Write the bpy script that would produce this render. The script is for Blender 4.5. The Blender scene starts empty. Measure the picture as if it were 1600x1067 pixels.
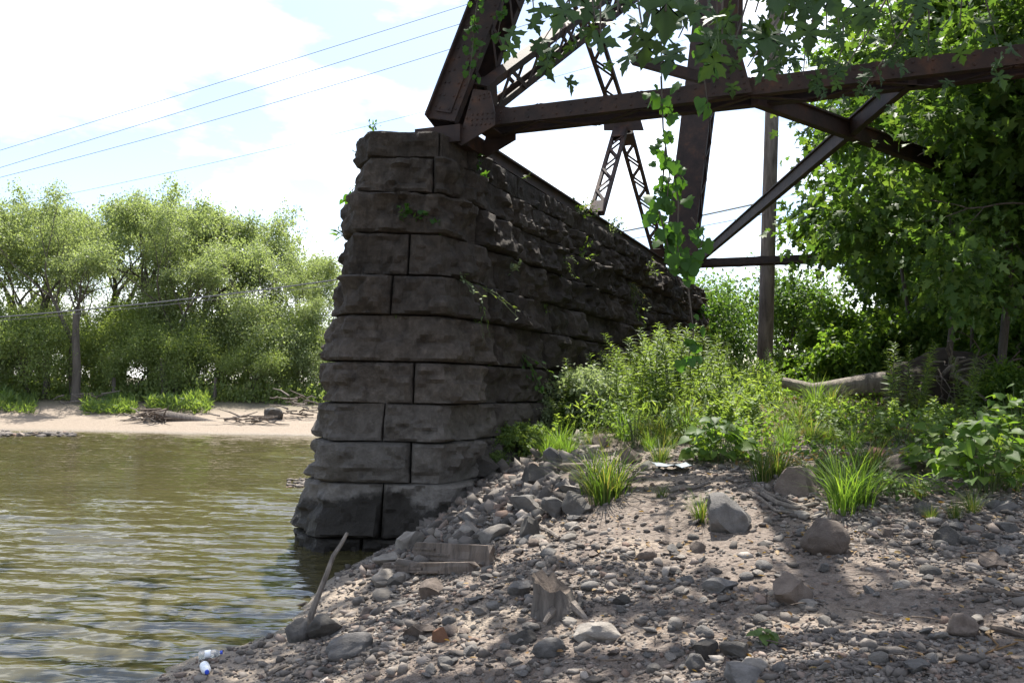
import bpy, math, random
import numpy as np
from mathutils import Vector, Matrix, noise

# ------------------------------------------------------------------ camera, sky, sun, exposure
scene = bpy.context.scene
col = scene.collection
EYE = Vector((0.0, 0.0, 2.0))
PITCH, ROLL, FPX = math.radians(2.95), 0.018, 1300.0
FWD = Vector((0, math.cos(PITCH), math.sin(PITCH)))
_r0, _u0 = Vector((1, 0, 0)), Vector((0, -math.sin(PITCH), math.cos(PITCH)))
RGT = _r0 * math.cos(ROLL) + _u0 * math.sin(ROLL)
UPV = -_r0 * math.sin(ROLL) + _u0 * math.cos(ROLL)
cam_data = bpy.data.cameras.new('camera')
cam = bpy.data.objects.new('camera', cam_data)
col.objects.link(cam)
cam.matrix_world = Matrix(((RGT.x, UPV.x, -FWD.x, EYE.x), (RGT.y, UPV.y, -FWD.y, EYE.y), (RGT.z, UPV.z, -FWD.z, EYE.z), (0, 0, 0, 1)))
cam_data.sensor_width = 36.0
cam_data.lens = 36.0 * FPX / 1600.0
cam_data.clip_start = 0.05
cam_data.clip_end = 4000
scene.camera = cam

SUN_EL, SUN_AZ = math.radians(64), math.radians(8)          # azimuth from +Y towards +X
world = bpy.data.worlds.new('World')
scene.world = world
world.use_nodes = True
wn, wl = world.node_tree.nodes, world.node_tree.links
wn.clear()
w_out = wn.new('ShaderNodeOutputWorld')
w_bg = wn.new('ShaderNodeBackground')
w_sky = wn.new('ShaderNodeTexSky')
w_sky.sky_type = 'NISHITA'
w_sky.sun_disc = False
w_sky.sun_elevation = SUN_EL
w_sky.sun_rotation = SUN_AZ
w_sky.air_density, w_sky.dust_density, w_sky.ozone_density = 1.0, 1.5, 1.0
w_tc = wn.new('ShaderNodeTexCoord')
w_map = wn.new('ShaderNodeMapping')
w_map.inputs['Scale'].default_value = (1.0, 1.0, 2.6)
w_noise = wn.new('ShaderNodeTexNoise')
w_noise.inputs['Scale'].default_value = 2.6
w_noise.inputs['Detail'].default_value = 7
w_noise.inputs['Roughness'].default_value = 0.55
w_ramp = wn.new('ShaderNodeValToRGB')
w_ramp.color_ramp.elements[0].position = 0.47
w_ramp.color_ramp.elements[1].position = 0.72
w_mix = wn.new('ShaderNodeMix')
w_mix.data_type = 'RGBA'
w_mix.inputs['B'].default_value = (11, 11, 11, 1)
wl.new(w_tc.outputs['Generated'], w_map.inputs['Vector'])
wl.new(w_map.outputs['Vector'], w_noise.inputs['Vector'])
wl.new(w_noise.outputs['Fac'], w_ramp.inputs['Fac'])
wl.new(w_ramp.outputs['Color'], w_mix.inputs['Factor'])
wl.new(w_sky.outputs['Color'], w_mix.inputs['A'])
wl.new(w_mix.outputs['Result'], w_bg.inputs['Color'])
w_bg.inputs['Strength'].default_value = 0.105
wl.new(w_bg.outputs['Background'], w_out.inputs['Surface'])

sun_data = bpy.data.lights.new('sun', 'SUN')
sun_data.energy = 5.0
sun_data.angle = math.radians(0.53)
sun_data.color = (1.0, 0.95, 0.86)
sun = bpy.data.objects.new('sun', sun_data)
col.objects.link(sun)
SUNDIR = Vector((math.sin(SUN_AZ) * math.cos(SUN_EL), math.cos(SUN_AZ) * math.cos(SUN_EL), math.sin(SUN_EL)))
sun.rotation_euler = SUNDIR.to_track_quat('Z', 'Y').to_euler()

scene.view_settings.view_transform = 'Standard'
scene.view_settings.look = 'None'
scene.view_settings.gamma = 1.0
scene.view_settings.use_curve_mapping = False
scene.view_settings.exposure = 1.32
scene.render.engine = 'CYCLES'
scene.cycles.max_bounces = 8
scene.cycles.transparent_max_bounces = 8
scene.cycles.use_denoising = True

random.seed(7)
rng = np.random.default_rng(7)

# ------------------------------------------------------------------ small helpers
def ray(px, py):
    return (FWD + RGT * ((px - 800) / FPX) - UPV * ((py - 533.5) / FPX))

def at(px, py, dist):
    """The point seen at photo pixel (px, py) at forward distance dist (world y)."""
    d = ray(px, py)
    return EYE + d * (dist / d.y)

def tag(o, label=None, cat=None, group=None, kind=None):
    if label: o['label'] = label
    if cat: o['category'] = cat
    if group: o['group'] = group
    if kind: o['kind'] = kind
    return o

def link(o, parent=None):
    col.objects.link(o)
    if parent is not None:
        o.parent = parent
    return o

def empty(name, loc, label, cat, group=None):
    o = bpy.data.objects.new(name, None)
    o.empty_display_size = 0.2
    o.location = loc
    link(o)
    return tag(o, label, cat, group)

def np_mesh(name, V, F, mat, smooth=False):
    V = np.asarray(V, dtype=np.float32).reshape(-1, 3)
    F = np.asarray(F, dtype=np.int32)
    k = F.shape[1]
    me = bpy.data.meshes.new(name)
    me.vertices.add(len(V))
    me.vertices.foreach_set('co', V.ravel())
    me.loops.add(F.size)
    me.loops.foreach_set('vertex_index', F.ravel())
    me.polygons.add(len(F))
    me.polygons.foreach_set('loop_start', np.arange(0, F.size, k, dtype=np.int32))
    me.polygons.foreach_set('loop_total', np.full(len(F), k, dtype=np.int32))
    if smooth:
        me.polygons.foreach_set('use_smooth', np.ones(len(F), dtype=bool))
    me.update(calc_edges=True)
    me.validate()
    if mat: me.materials.append(mat)
    return me

def py_mesh(name, V, F, mat, smooth=False, sharp=None):
    me = bpy.data.meshes.new(name)
    me.from_pydata([tuple(v) for v in V], [], F)
    me.update()
    if smooth:
        me.shade_smooth()
        if sharp is not None:
            me.set_sharp_from_angle(angle=math.radians(sharp))
    if mat: me.materials.append(mat)
    return me

def obj(name, me, parent=None, loc=None, local=True):
    """Link a mesh object. With a parent, vertices given in world space keep their place."""
    o = bpy.data.objects.new(name, me)
    if loc is not None: o.location = loc
    link(o, parent)
    if parent is not None and not local:
        o.matrix_parent_inverse = Matrix.Translation(parent.location).inverted()
    return o

class MB:
    """Collects boxes, tubes and sheets in world space, then builds one mesh object."""
    def __init__(s): s.V, s.F = [], []
    def add(s, V, F):
        n = len(s.V)
        s.V += [tuple(v) for v in V]
        s.F += [tuple(i + n for i in f) for f in F]
    def bar(s, p, q, side, w, h, e=0.0):
        """A box from p to q, w wide along side, h thick across."""
        p, q = Vector(p), Vector(q)
        ax = (q - p).normalized()
        p, q = p - ax * e, q + ax * e
        sd = (Vector(side) - ax * ax.dot(Vector(side))).normalized()
        up = ax.cross(sd)
        V = []
        for c in (p, q):
            for a, b in ((-1, -1), (1, -1), (1, 1), (-1, 1)):
                V.append(c + sd * (a * w / 2) + up * (b * h / 2))
        s.add(V, [(0, 3, 2, 1), (4, 5, 6, 7), (0, 1, 5, 4), (1, 2, 6, 5), (2, 3, 7, 6), (3, 0, 4, 7)])
    def tube(s, pts, rad, n=8, cap=True, wob=0.0):
        pts = [Vector(p) for p in pts]
        if not hasattr(rad, '__len__'): rad = [rad] * len(pts)
        V, F = [], []
        t0 = (pts[1] - pts[0]).normalized()
        ref = Vector((0, 0, 1)) if abs(t0.z) < 0.9 else Vector((1, 0, 0))
        u = t0.cross(ref).normalized()
        for i, p in enumerate(pts):
            t = (pts[min(i + 1, len(pts) - 1)] - pts[max(i - 1, 0)]).normalized()
            u = (u - t * u.dot(t)).normalized()
            v = t.cross(u)
            for k in range(n):
                a = 2 * math.pi * k / n
                r = rad[i] * (1 + (random.uniform(-wob, wob) if wob else 0))
                V.append(p + (u * math.cos(a) + v * math.sin(a)) * r)
        for i in range(len(pts) - 1):
            for k in range(n):
                a, b = i * n + k, i * n + (k + 1) % n
                F.append((a, b, b + n, a + n))
        if cap:
            F.append(tuple(range(n - 1, -1, -1)))
            m = (len(pts) - 1) * n
            F.append(tuple(m + k for k in range(n)))
        s.add(V, F)
    def poly(s, pts, thick, nrm):
        """An extruded flat plate."""
        nrm = Vector(nrm).normalized()
        n = len(pts)
        V = [Vector(p) + nrm * thick / 2 for p in pts] + [Vector(p) - nrm * thick / 2 for p in pts]
        F = [tuple(range(n)), tuple(range(2 * n - 1, n - 1, -1))]
        F += [(i, i + n, (i + 1) % n + n, (i + 1) % n) for i in range(n)]
        s.add(V, F)
    def stud(s, p, nrm, r):
        nrm = Vector(nrm).normalized()
        u = nrm.orthogonal().normalized(); v = nrm.cross(u)
        p = Vector(p)
        V = [p + (u * math.cos(k * math.pi / 3) + v * math.sin(k * math.pi / 3)) * r for k in range(6)]
        V += [p + nrm * r * .55 + (u * math.cos(k * math.pi / 3) + v * math.sin(k * math.pi / 3)) * r * .6 for k in range(6)]
        F = [(k, (k + 1) % 6, (k + 1) % 6 + 6, k + 6) for k in range(6)] + [(6, 7, 8, 9, 10, 11)]
        s.add(V, F)
    def build(s, name, mat, parent=None, smooth=False, sharp=35):
        base = parent
        me = py_mesh(name, s.V, s.F, mat, smooth, sharp if smooth else None)
        o = obj(name, me, parent)
        if parent is not None:
            w = Vector((0, 0, 0)); q = parent
            while q is not None:
                w += q.location; q = q.parent
            me.transform(Matrix.Translation(-w))
        return o
    def build_at(s, name, mat, loc, label, cat, group=None, smooth=False, sharp=35):
        """A one-mesh thing whose origin sits at loc."""
        me = py_mesh(name, s.V, s.F, mat, smooth, sharp if smooth else None)
        me.transform(Matrix.Translation(-Vector(loc)))
        return tag(obj(name, me, None, loc), label, cat, group)

# numpy value noise ---------------------------------------------------------------
def _hash(ix, iy, seed):
    h = (ix.astype(np.int64) * 374761393 + iy.astype(np.int64) * 668265263 + seed * 1442695041) & 0xFFFFFFFF
    h = ((h ^ (h >> 13)) * 1274126177) & 0xFFFFFFFF
    return ((h ^ (h >> 16)) & 0xFFFF) / 65535.0

def vnoise(x, y, seed=0):
    ix, iy = np.floor(x), np.floor(y)
    fx, fy = x - ix, y - iy
    fx, fy = fx * fx * (3 - 2 * fx), fy * fy * (3 - 2 * fy)
    a, b = _hash(ix, iy, seed), _hash(ix + 1, iy, seed)
    c, d = _hash(ix, iy + 1, seed), _hash(ix + 1, iy + 1, seed)
    return (a * (1 - fx) + b * fx) * (1 - fy) + (c * (1 - fx) + d * fx) * fy - 0.5

def fbm(x, y, seed=0, oct=4):
    r, amp = 0, 1.0
    for k in range(oct):
        r = r + amp * vnoise(x, y, seed + k * 17); x, y, amp = x * 2.03, y * 2.03, amp * .5
    return r

def sstep(a, b, x):
    t = np.clip((x - a) / (b - a), 0, 1)
    return t * t * (3 - 2 * t)

# leaf fields ---------------------------------------------------------------------
def frames(tip, nrm):
    tip = tip / np.linalg.norm(tip, axis=1, keepdims=True)
    y = np.cross(nrm, tip); y /= np.linalg.norm(y, axis=1, keepdims=True) + 1e-9
    z = np.cross(tip, y)
    return np.stack([tip, y, z], axis=2)         # columns

def leaf_field(name, shape, pos, tip, nrm, scale, mat):
    BV, BF = shape
    BV, BF = np.asarray(BV, float), np.asarray(BF, int)
    R = frames(tip, nrm)
    V = np.einsum('nij,kj->nki', R, BV) * np.asarray(scale).reshape(-1, 1, 1) + pos[:, None, :]
    F = BF[None] + (np.arange(len(pos)) * len(BV))[:, None, None]
    return np_mesh(name, V.reshape(-1, 3), F.reshape(-1, BF.shape[1]), mat)

def fan(outline, centre=(0.45, 0), droop=0.18, fold=0.12):
    V = [(centre[0], 0, 0.0)]
    for x, y in outline:
        V.append((x, y, -droop * (x - .2) ** 2 + fold * abs(y)))
    n = len(outline)
    return V, [(0, 1 + i, 1 + (i + 1) % n) for i in range(n)]

def mirror(half):
    return half + [(x, -y) for x, y in reversed(half) if abs(y) > 1e-6]

_mh = [(0, 0), (.03, .09), (-.08, .20), (-.10, .36), (.02, .44), (.12, .30), (.19, .15), (.27, .34), (.27, .48), (.38, .52), (.50, .72), (.53, .54), (.60, .46), (.52, .34), (.42, .11), (.54, .14), (.60, .28), (.70, .20), (.80, .24), (.86, .12), (1.10, 0)]
MAPLE = fan(_mh + [(x, -y) for x, y in reversed(_mh[1:-1])], (.33, 0), .34, .16)
MAPLE_LOW = fan([(0, 0), (-.04, .38), (.22, .24), (.42, .62), (.5, .18), (.74, .26), (1.05, 0), (.74, -.26), (.5, -.18), (.42, -.62), (.22, -.24), (-.04, -.38)], (.3, 0), .25, .1)
HEART = fan([(0, 0), (-.14, .26), (.04, .46), (.34, .46), (.7, .25), (1.0, 0), (.7, -.25), (.34, -.46), (.04, -.46), (-.14, -.26)], (.3, 0), .3, .16)
GRAPE = fan([(0, 0), (-.12, .22), (-.02, .46), (.2, .42), (.36, .6), (.52, .36), (.74, .34), (1.0, 0), (.74, -.34), (.52, -.36), (.36, -.6), (.2, -.42), (-.02, -.46), (-.12, -.22)], (.28, 0), .3, .16)
LANCE = ([(0, 0, 0), (.35, .11, .03), (.45, 0, -.02), (.35, -.11, .03), (1, 0, -.16)], [(0, 2, 1), (0, 3, 2), (1, 2, 4), (2, 3, 4)])
OVAL = ([(0, 0, 0), (.3, .26, .05), (.7, .22, .03), (1, 0, -.1), (.7, -.22, .03), (.3, -.26, .05)], [(0, 3, 1), (1, 3, 2), (0, 5, 3), (5, 4, 3)])
DIAMOND = ([(0, 0, 0), (.45, .3, .05), (1, 0, -.06), (.45, -.3, .05)], [(0, 1, 2), (0, 2, 3)])
# ------------------------------------------------------------------ materials
def newmat(name):
    m = bpy.data.materials.new(name)
    m.use_nodes = True
    n, l = m.node_tree.nodes, m.node_tree.links
    n.clear()
    out = n.new('ShaderNodeOutputMaterial')
    return m, n, l, out

def ramp(n, pts):
    r = n.new('ShaderNodeValToRGB')
    e = r.color_ramp.elements
    while len(e) < len(pts): e.new(0.5)
    for i, (p, c) in enumerate(pts):
        e[i].position = p; e[i].color = (*c, 1)
    return r

def texnoise(n, l, vec, scale, detail=6, rough=.6, dist=0.0):
    t = n.new('ShaderNodeTexNoise')
    t.inputs['Scale'].default_value = scale
    t.inputs['Detail'].default_value = detail
    t.inputs['Roughness'].default_value = rough
    t.inputs['Distortion'].default_value = dist
    if vec is not None: l.new(vec, t.inputs['Vector'])
    return t

def mixc(n, l, fac, a, b, mode='MIX'):
    m = n.new('ShaderNodeMix'); m.data_type = 'RGBA'; m.blend_type = mode
    for key, v in (('Factor', fac), ('A', a), ('B', b)):
        if hasattr(v, 'is_linked'): l.new(v, m.inputs[key])
        elif key == 'Factor': m.inputs[key].default_value = v
        else: m.inputs[key].default_value = (*v, 1)
    return m.outputs['Result']

def math_(n, l, op, a, b=None, clamp=False):
    m = n.new('ShaderNodeMath'); m.operation = op; m.use_clamp = clamp
    for i, v in enumerate((a, b)):
        if v is None: continue
        if hasattr(v, 'is_linked'): l.new(v, m.inputs[i])
        else: m.inputs[i].default_value = v
    return m.outputs[0]

def bump(n, l, height, strength, dist, normal=None):
    b = n.new('ShaderNodeBump')
    b.inputs['Strength'].default_value = strength
    b.inputs['Distance'].default_value = dist
    l.new(height, b.inputs['Height'])
    if normal is not None: l.new(normal, b.inputs['Normal'])
    return b.outputs['Normal']

def leafmat(name, c0, c1, c2, trans=.45, gloss=.5, tint=(1.8, 1.75, .6)):
    """Leaf: diffuse + light coming through; each leaf its own shade of green."""
    m, n, l, out = newmat(name)
    g = n.new('ShaderNodeNewGeometry')
    r = ramp(n, [(0, c0), (.6, c1), (1, c2)])
    l.new(g.outputs['Random Per Island'], r.inputs['Fac'])
    p = n.new('ShaderNodeBsdfPrincipled')
    p.inputs['Roughness'].default_value = gloss
    p.inputs['Specular IOR Level'].default_value = .25
    l.new(r.outputs['Color'], p.inputs['Base Color'])
    t = n.new('ShaderNodeBsdfTranslucent')
    tc = mixc(n, l, 1.0, r.outputs['Color'], tint, 'MULTIPLY')
    l.new(tc, t.inputs['Color'])
    mx = n.new('ShaderNodeMixShader'); mx.inputs['Fac'].default_value = trans
    l.new(p.outputs[0], mx.inputs[1]); l.new(t.outputs[0], mx.inputs[2])
    l.new(mx.outputs[0], out.inputs['Surface'])
    return m

M_MAPLE = leafmat('maple_leaf', (.045, .09, .023), (.072, .132, .032), (.12, .18, .045), .52, .5, (1.6, 1.6, .65))
M_MAPLESHADE = leafmat('shaded_maple_leaf', (.020, .046, .014), (.030, .062, .018), (.048, .086, .024), .14, .6)  # darker copy of the maple leaf: shade under the crown put into its colour
M_UNDER = leafmat('understory_leaf', (.06, .115, .028), (.095, .17, .04), (.155, .22, .055), .6)
M_WEED = leafmat('weed_leaf', (.10, .155, .058), (.14, .21, .07), (.19, .25, .095), .52)
M_SILVER = leafmat('pale_shrub_leaf', (.17, .22, .125), (.22, .27, .155), (.27, .31, .20), .45, .5, (1.4, 1.45, .85))
M_GRASS = leafmat('grass_blade', (.045, .085, .02), (.075, .125, .03), (.20, .18, .09))
M_VINE = leafmat('vine_leaf', (.03, .085, .018), (.05, .12, .025), (.10, .18, .04))
M_FAR = leafmat('cottonwood_leaf', (.175, .22, .105), (.21, .255, .125), (.25, .29, .16), .5, .5, (1.45, 1.5, .8))  # pale cottonwood green, greyed further so the colour carries a little haze
M_FARDARK = leafmat('bank_bush_leaf', (.15, .205, .075), (.19, .24, .092), (.235, .275, .12), .5, .5, (1.55, 1.6, .7))
M_DRY = leafmat('dry_leaf', (.16, .09, .04), (.20, .13, .06), (.26, .18, .08), .2, .6)

def barkmat(name, a, b, scale=14):
    m, n, l, out = newmat(name)
    tc = n.new('ShaderNodeTexCoord')
    mp = n.new('ShaderNodeMapping'); mp.inputs['Scale'].default_value = (1, 1, .18)
    l.new(tc.outputs['Object'], mp.inputs['Vector'])
    t = texnoise(n, l, mp.outputs['Vector'], scale, 8, .65, .6)
    r = ramp(n, [(.3, a), (.7, b)])
    l.new(t.outputs['Fac'], r.inputs['Fac'])
    p = n.new('ShaderNodeBsdfPrincipled'); p.inputs['Roughness'].default_value = .9
    l.new(r.outputs['Color'], p.inputs['Base Color'])
    l.new(bump(n, l, t.outputs['Fac'], .9, .03), p.inputs['Normal'])
    l.new(p.outputs[0], out.inputs['Surface'])
    return m
M_BARK = barkmat('bark', (.045, .036, .028), (.13, .11, .09))
M_FARBARK = barkmat('far_bark', (.06, .05, .042), (.14, .12, .10), 5)
M_LOG = barkmat('log_bark', (.07, .06, .05), (.28, .24, .20), 18)
M_STUMP = barkmat('stump_wood', (.045, .038, .033), (.17, .145, .125), 22)
M_DRIFT = barkmat('driftwood', (.08, .066, .056), (.25, .212, .178), 20)
M_ROOT = barkmat('root_wood', (.05, .038, .03), (.15, .115, .09), 16)
M_STEM = barkmat('plant_stem', (.06, .09, .03), (.10, .13, .05), 20)
M_POLE = barkmat('pole_wood', (.05, .037, .03), (.26, .212, .182), 6)

def rockmat(name, a, b, c, scale=3.0):
    m, n, l, out = newmat(name)
    tc = n.new('ShaderNodeTexCoord'); oi = n.new('ShaderNodeObjectInfo')
    add = n.new('ShaderNodeVectorMath'); add.operation = 'ADD'
    l.new(tc.outputs['Object'], add.inputs[0])
    sc = n.new('ShaderNodeVectorMath'); sc.operation = 'SCALE'; sc.inputs[0].default_value = (37, 71, 13)
    l.new(oi.outputs['Random'], sc.inputs['Scale'])
    l.new(sc.outputs[0], add.inputs[1])
    t = texnoise(n, l, add.outputs[0], scale, 9, .68)
    t2 = texnoise(n, l, add.outputs[0], scale * 9, 6, .7)
    r = ramp(n, [(.28, a), (.5, b), (.74, c)])
    l.new(t.outputs['Fac'], r.inputs['Fac'])
    cc = mixc(n, l, math_(n, l, 'MULTIPLY', t2.outputs['Fac'], .55), r.outputs['Color'], tuple(x * .45 for x in a))
    hv = n.new('ShaderNodeHueSaturation')
    l.new(cc, hv.inputs['Color'])
    l.new(math_(n, l, 'ADD', math_(n, l, 'MULTIPLY', oi.outputs['Random'], .55), .75), hv.inputs['Value'])
    p = n.new('ShaderNodeBsdfPrincipled'); p.inputs['Roughness'].default_value = .88
    l.new(hv.outputs['Color'], p.inputs['Base Color'])
    h = math_(n, l, 'ADD', t.outputs['Fac'], math_(n, l, 'MULTIPLY', t2.outputs['Fac'], .35))
    l.new(bump(n, l, h, .7, .03), p.inputs['Normal'])
    l.new(p.outputs[0], out.inputs['Surface'])
    return m
M_ROCK = rockmat('grey_rock', (.08, .073, .067), (.14, .13, .122), (.215, .20, .19))
M_ROCKPALE = rockmat('pale_rock', (.14, .122, .104), (.215, .192, .168), (.31, .282, .253))
M_ROCKBROWN = rockmat('brown_rock', (.08, .060, .048), (.14, .108, .088), (.20, .16, .132))
M_ROCKRUST = rockmat('rust_rock', (.13, .06, .034), (.19, .095, .055), (.24, .13, .08))
M_ROCKDARK = rockmat('dark_rock', (.045, .04, .035), (.08, .072, .064), (.125, .115, .105))

def pebblemat():
    m, n, l, out = newmat('pebbles')
    g = n.new('ShaderNodeNewGeometry'); tc = n.new('ShaderNodeTexCoord')
    r = ramp(n, [(0, (.062, .053, .046)), (.3, (.115, .100, .089)), (.55, (.168, .146, .128)), (.78, (.235, .205, .178)), (.9, (.18, .115, .085)), (1, (.36, .325, .29))])
    l.new(g.outputs['Random Per Island'], r.inputs['Fac'])
    t = texnoise(n, l, tc.outputs['Object'], 45, 5, .7)
    c = mixc(n, l, math_(n, l, 'MULTIPLY', t.outputs['Fac'], .5), r.outputs['Color'], (.07, .058, .05))
    p = n.new('ShaderNodeBsdfPrincipled'); p.inputs['Roughness'].default_value = .9
    l.new(c, p.inputs['Base Color'])
    l.new(bump(n, l, t.outputs['Fac'], .5, .01), p.inputs['Normal'])
    l.new(p.outputs[0], out.inputs['Surface'])
    return m
M_PEBBLE = pebblemat()

def piermat(name='pier_sandstone', stain_shade=0.0):
    """Weathered sandstone: dark sooty streaks high up, paler washed courses low down, a wet dark band at the water."""
    m, n, l, out = newmat(name)
    g = n.new('ShaderNodeNewGeometry'); oi = n.new('ShaderNodeObjectInfo')
    sep = n.new('ShaderNodeSeparateXYZ'); l.new(g.outputs['Position'], sep.inputs[0])
    t1 = texnoise(n, l, g.outputs['Position'], 1.1, 8, .65)
    t2 = texnoise(n, l, g.outputs['Position'], 9, 9, .7)
    t3 = texnoise(n, l, g.outputs['Position'], 38, 5, .7)
    mp = n.new('ShaderNodeMapping'); mp.inputs['Scale'].default_value = (5, 5, .5)
    l.new(g.outputs['Position'], mp.inputs['Vector'])
    t4 = texnoise(n, l, mp.outputs['Vector'], 1.0, 7, .7)
    r = ramp(n, [(.3, (.045, .036, .030)), (.5, (.084, .068, .057)), (.72, (.15, .123, .105))])
    l.new(t2.outputs['Fac'], r.inputs['Fac'])
    c = r.outputs['Color']
    # grey washed stone towards the waterline
    low = n.new('ShaderNodeMapRange'); low.inputs['From Min'].default_value = 2.3; low.inputs['From Max'].default_value = .9
    l.new(math_(n, l, 'ADD', sep.outputs['Z'], math_(n, l, 'MULTIPLY', t1.outputs['Fac'], .5)), low.inputs['Value'])
    r2 = ramp(n, [(.3, (.125, .112, .101)), (.55, (.20, .183, .167)), (.75, (.285, .265, .245))])
    l.new(t2.outputs['Fac'], r2.inputs['Fac'])
    c = mixc(n, l, low.outputs['Result'], c, r2.outputs['Color'])
    # sooty, lichened streaks
    st = n.new('ShaderNodeMapRange'); st.inputs['From Min'].default_value = .45; st.inputs['From Max'].default_value = .7
    l.new(t4.outputs['Fac'], st.inputs['Value'])
    hi = n.new('ShaderNodeMapRange'); hi.inputs['From Min'].default_value = 1.6; hi.inputs['From Max'].default_value = 3.4
    l.new(sep.outputs['Z'], hi.inputs['Value'])
    c = mixc(n, l, math_(n, l, 'MULTIPLY', math_(n, l, 'MULTIPLY', st.outputs['Result'], hi.outputs['Result']), .75), c, (.022, .019, .017))
    c = mixc(n, l, math_(n, l, 'MULTIPLY', t3.outputs['Fac'], .45), c, (.03, .025, .021))
    # wet band
    wet = n.new('ShaderNodeMapRange'); wet.inputs['From Min'].default_value = .60; wet.inputs['From Max'].default_value = .49
    l.new(math_(n, l, 'ADD', sep.outputs['Z'], math_(n, l, 'MULTIPLY', math_(n, l, 'SUBTRACT', t1.outputs['Fac'], .5), 1.3)), wet.inputs['Value'])
    c = mixc(n, l, math_(n, l, 'MULTIPLY', wet.outputs['Result'], .93), c, (.018, .015, .012))
    if stain_shade:  # long side only: stain plus the shade of that side, mixed into the colour
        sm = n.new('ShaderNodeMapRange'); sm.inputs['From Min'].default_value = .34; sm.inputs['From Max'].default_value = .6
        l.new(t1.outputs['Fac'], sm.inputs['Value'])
        sv = math_(n, l, 'ADD', math_(n, l, 'MULTIPLY', sm.outputs['Result'], stain_shade * .5), stain_shade * .5)
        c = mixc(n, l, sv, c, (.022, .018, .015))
    hv = n.new('ShaderNodeHueSaturation'); l.new(c, hv.inputs['Color'])
    l.new(math_(n, l, 'ADD', math_(n, l, 'MULTIPLY', oi.outputs['Random'], .5), .75), hv.inputs['Value'])
    p = n.new('ShaderNodeBsdfPrincipled')
    p.inputs['Specular IOR Level'].default_value = .25
    l.new(hv.outputs['Color'], p.inputs['Base Color'])
    rr = n.new('ShaderNodeMapRange'); rr.inputs['To Min'].default_value = .88; rr.inputs['To Max'].default_value = .5
    l.new(wet.outputs['Result'], rr.inputs['Value']); l.new(rr.outputs['Result'], p.inputs['Roughness'])
    h = math_(n, l, 'ADD', t2.outputs['Fac'], math_(n, l, 'MULTIPLY', t3.outputs['Fac'], .3))
    l.new(bump(n, l, h, 1.0, .06), p.inputs['Normal'])
    l.new(p.outputs[0], out.inputs['Surface'])
    return m
M_PIER = piermat()
M_PIERSHADE = piermat('stained_shaded_sandstone', .42)  # stained stone with the long side's shade painted in

def plainmat(name, c, rough=.8, metal=0.0, var=.35, scale=12):
    m, n, l, out = newmat(name)
    tc = n.new('ShaderNodeTexCoord')
    t = texnoise(n, l, tc.outputs['Object'], scale, 6, .65)
    cc = mixc(n, l, t.outputs['Fac'], tuple(x * (1 - var) for x in c), tuple(min(1, x * (1 + var)) for x in c))
    p = n.new('ShaderNodeBsdfPrincipled')
    p.inputs['Roughness'].default_value = rough; p.inputs['Metallic'].default_value = metal
    l.new(cc, p.inputs['Base Color'])
    l.new(bump(n, l, t.outputs['Fac'], .3, .01), p.inputs['Normal'])
    l.new(p.outputs[0], out.inputs['Surface'])
    return m
M_MORTAR = plainmat('mortar', (.05, .042, .036), .95)

def steelmat():
    m, n, l, out = newmat('rusted_steel')
    g = n.new('ShaderNodeNewGeometry')
    t = texnoise(n, l, g.outputs['Position'], 3.2, 9, .7)
    t2 = texnoise(n, l, g.outputs['Position'], 26, 6, .7)
    r = ramp(n, [(.3, (.015, .009, .008)), (.45, (.034, .019, .017)), (.56, (.054, .028, .021)), (.70, (.115, .048, .024))])
    l.new(t.outputs['Fac'], r.inputs['Fac'])
    c = mixc(n, l, math_(n, l, 'MULTIPLY', t2.outputs['Fac'], .5), r.outputs['Color'], (.012, .008, .008))
    p = n.new('ShaderNodeBsdfPrincipled'); p.inputs['Roughness'].default_value = .72; p.inputs['Metallic'].default_value = .15
    l.new(c, p.inputs['Base Color'])
    l.new(bump(n, l, t2.outputs['Fac'], .35, .01), p.inputs['Normal'])
    l.new(p.outputs[0], out.inputs['Surface'])
    return m
M_STEEL = steelmat()
M_WIRE = plainmat('wire', (.12, .12, .13), .6)
M_PLANK = barkmat('weathered_plank', (.055, .042, .034), (.185, .145, .118), 10)
M_PLASTIC = plainmat('white_plastic', (.75, .77, .80), .35, 0, .05)
M_BLUECAP = plainmat('blue_cap', (.03, .08, .55), .35, 0, .1)
M_LABEL = plainmat('bottle_label', (.80, .82, .86), .5, 0, .05)
M_SHEET = plainmat('grey_plastic_sheet', (.24, .27, .30), .35, 0, .2)
M_ORANGE = plainmat('orange_dry_moss', (.40, .17, .06), .9)

def clearmat():
    m, n, l, out = newmat('clear_plastic')
    p = n.new('ShaderNodeBsdfPrincipled')
    p.inputs['Base Color'].default_value = (.9, .93, .95, 1); p.inputs['Roughness'].default_value = .12
    p.inputs['Transmission Weight'].default_value = .75; p.inputs['IOR'].default_value = 1.2
    l.new(p.outputs[0], out.inputs['Surface'])
    return m
M_CLEAR = clearmat()

def watermat():
    m, n, l, out = newmat('river_water')
    g = n.new('ShaderNodeNewGeometry')
    mp = n.new('ShaderNodeMapping'); mp.inputs['Scale'].default_value = (.45, 1.2, 1)
    l.new(g.outputs['Position'], mp.inputs['Vector'])
    b = texnoise(n, l, mp.outputs['Vector'], 9.0, 1.5, .5, .3)
    p = n.new('ShaderNodeBsdfPrincipled')
    mud = texnoise(n, l, g.outputs['Position'], .5, 3, .5)
    cr = ramp(n, [(.35, (.048, .042, .018)), (.7, (.064, .056, .025))])
    l.new(mud.outputs['Fac'], cr.inputs['Fac'])
    l.new(cr.outputs['Color'], p.inputs['Base Color'])
    p.inputs['Roughness'].default_value = .04; p.inputs['IOR'].default_value = 1.333
    l.new(bump(n, l, b.outputs['Fac'], 1.0, .012), p.inputs['Normal'])
    l.new(p.outputs[0], out.inputs['Surface'])
    return m
M_WATER = watermat()

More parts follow.
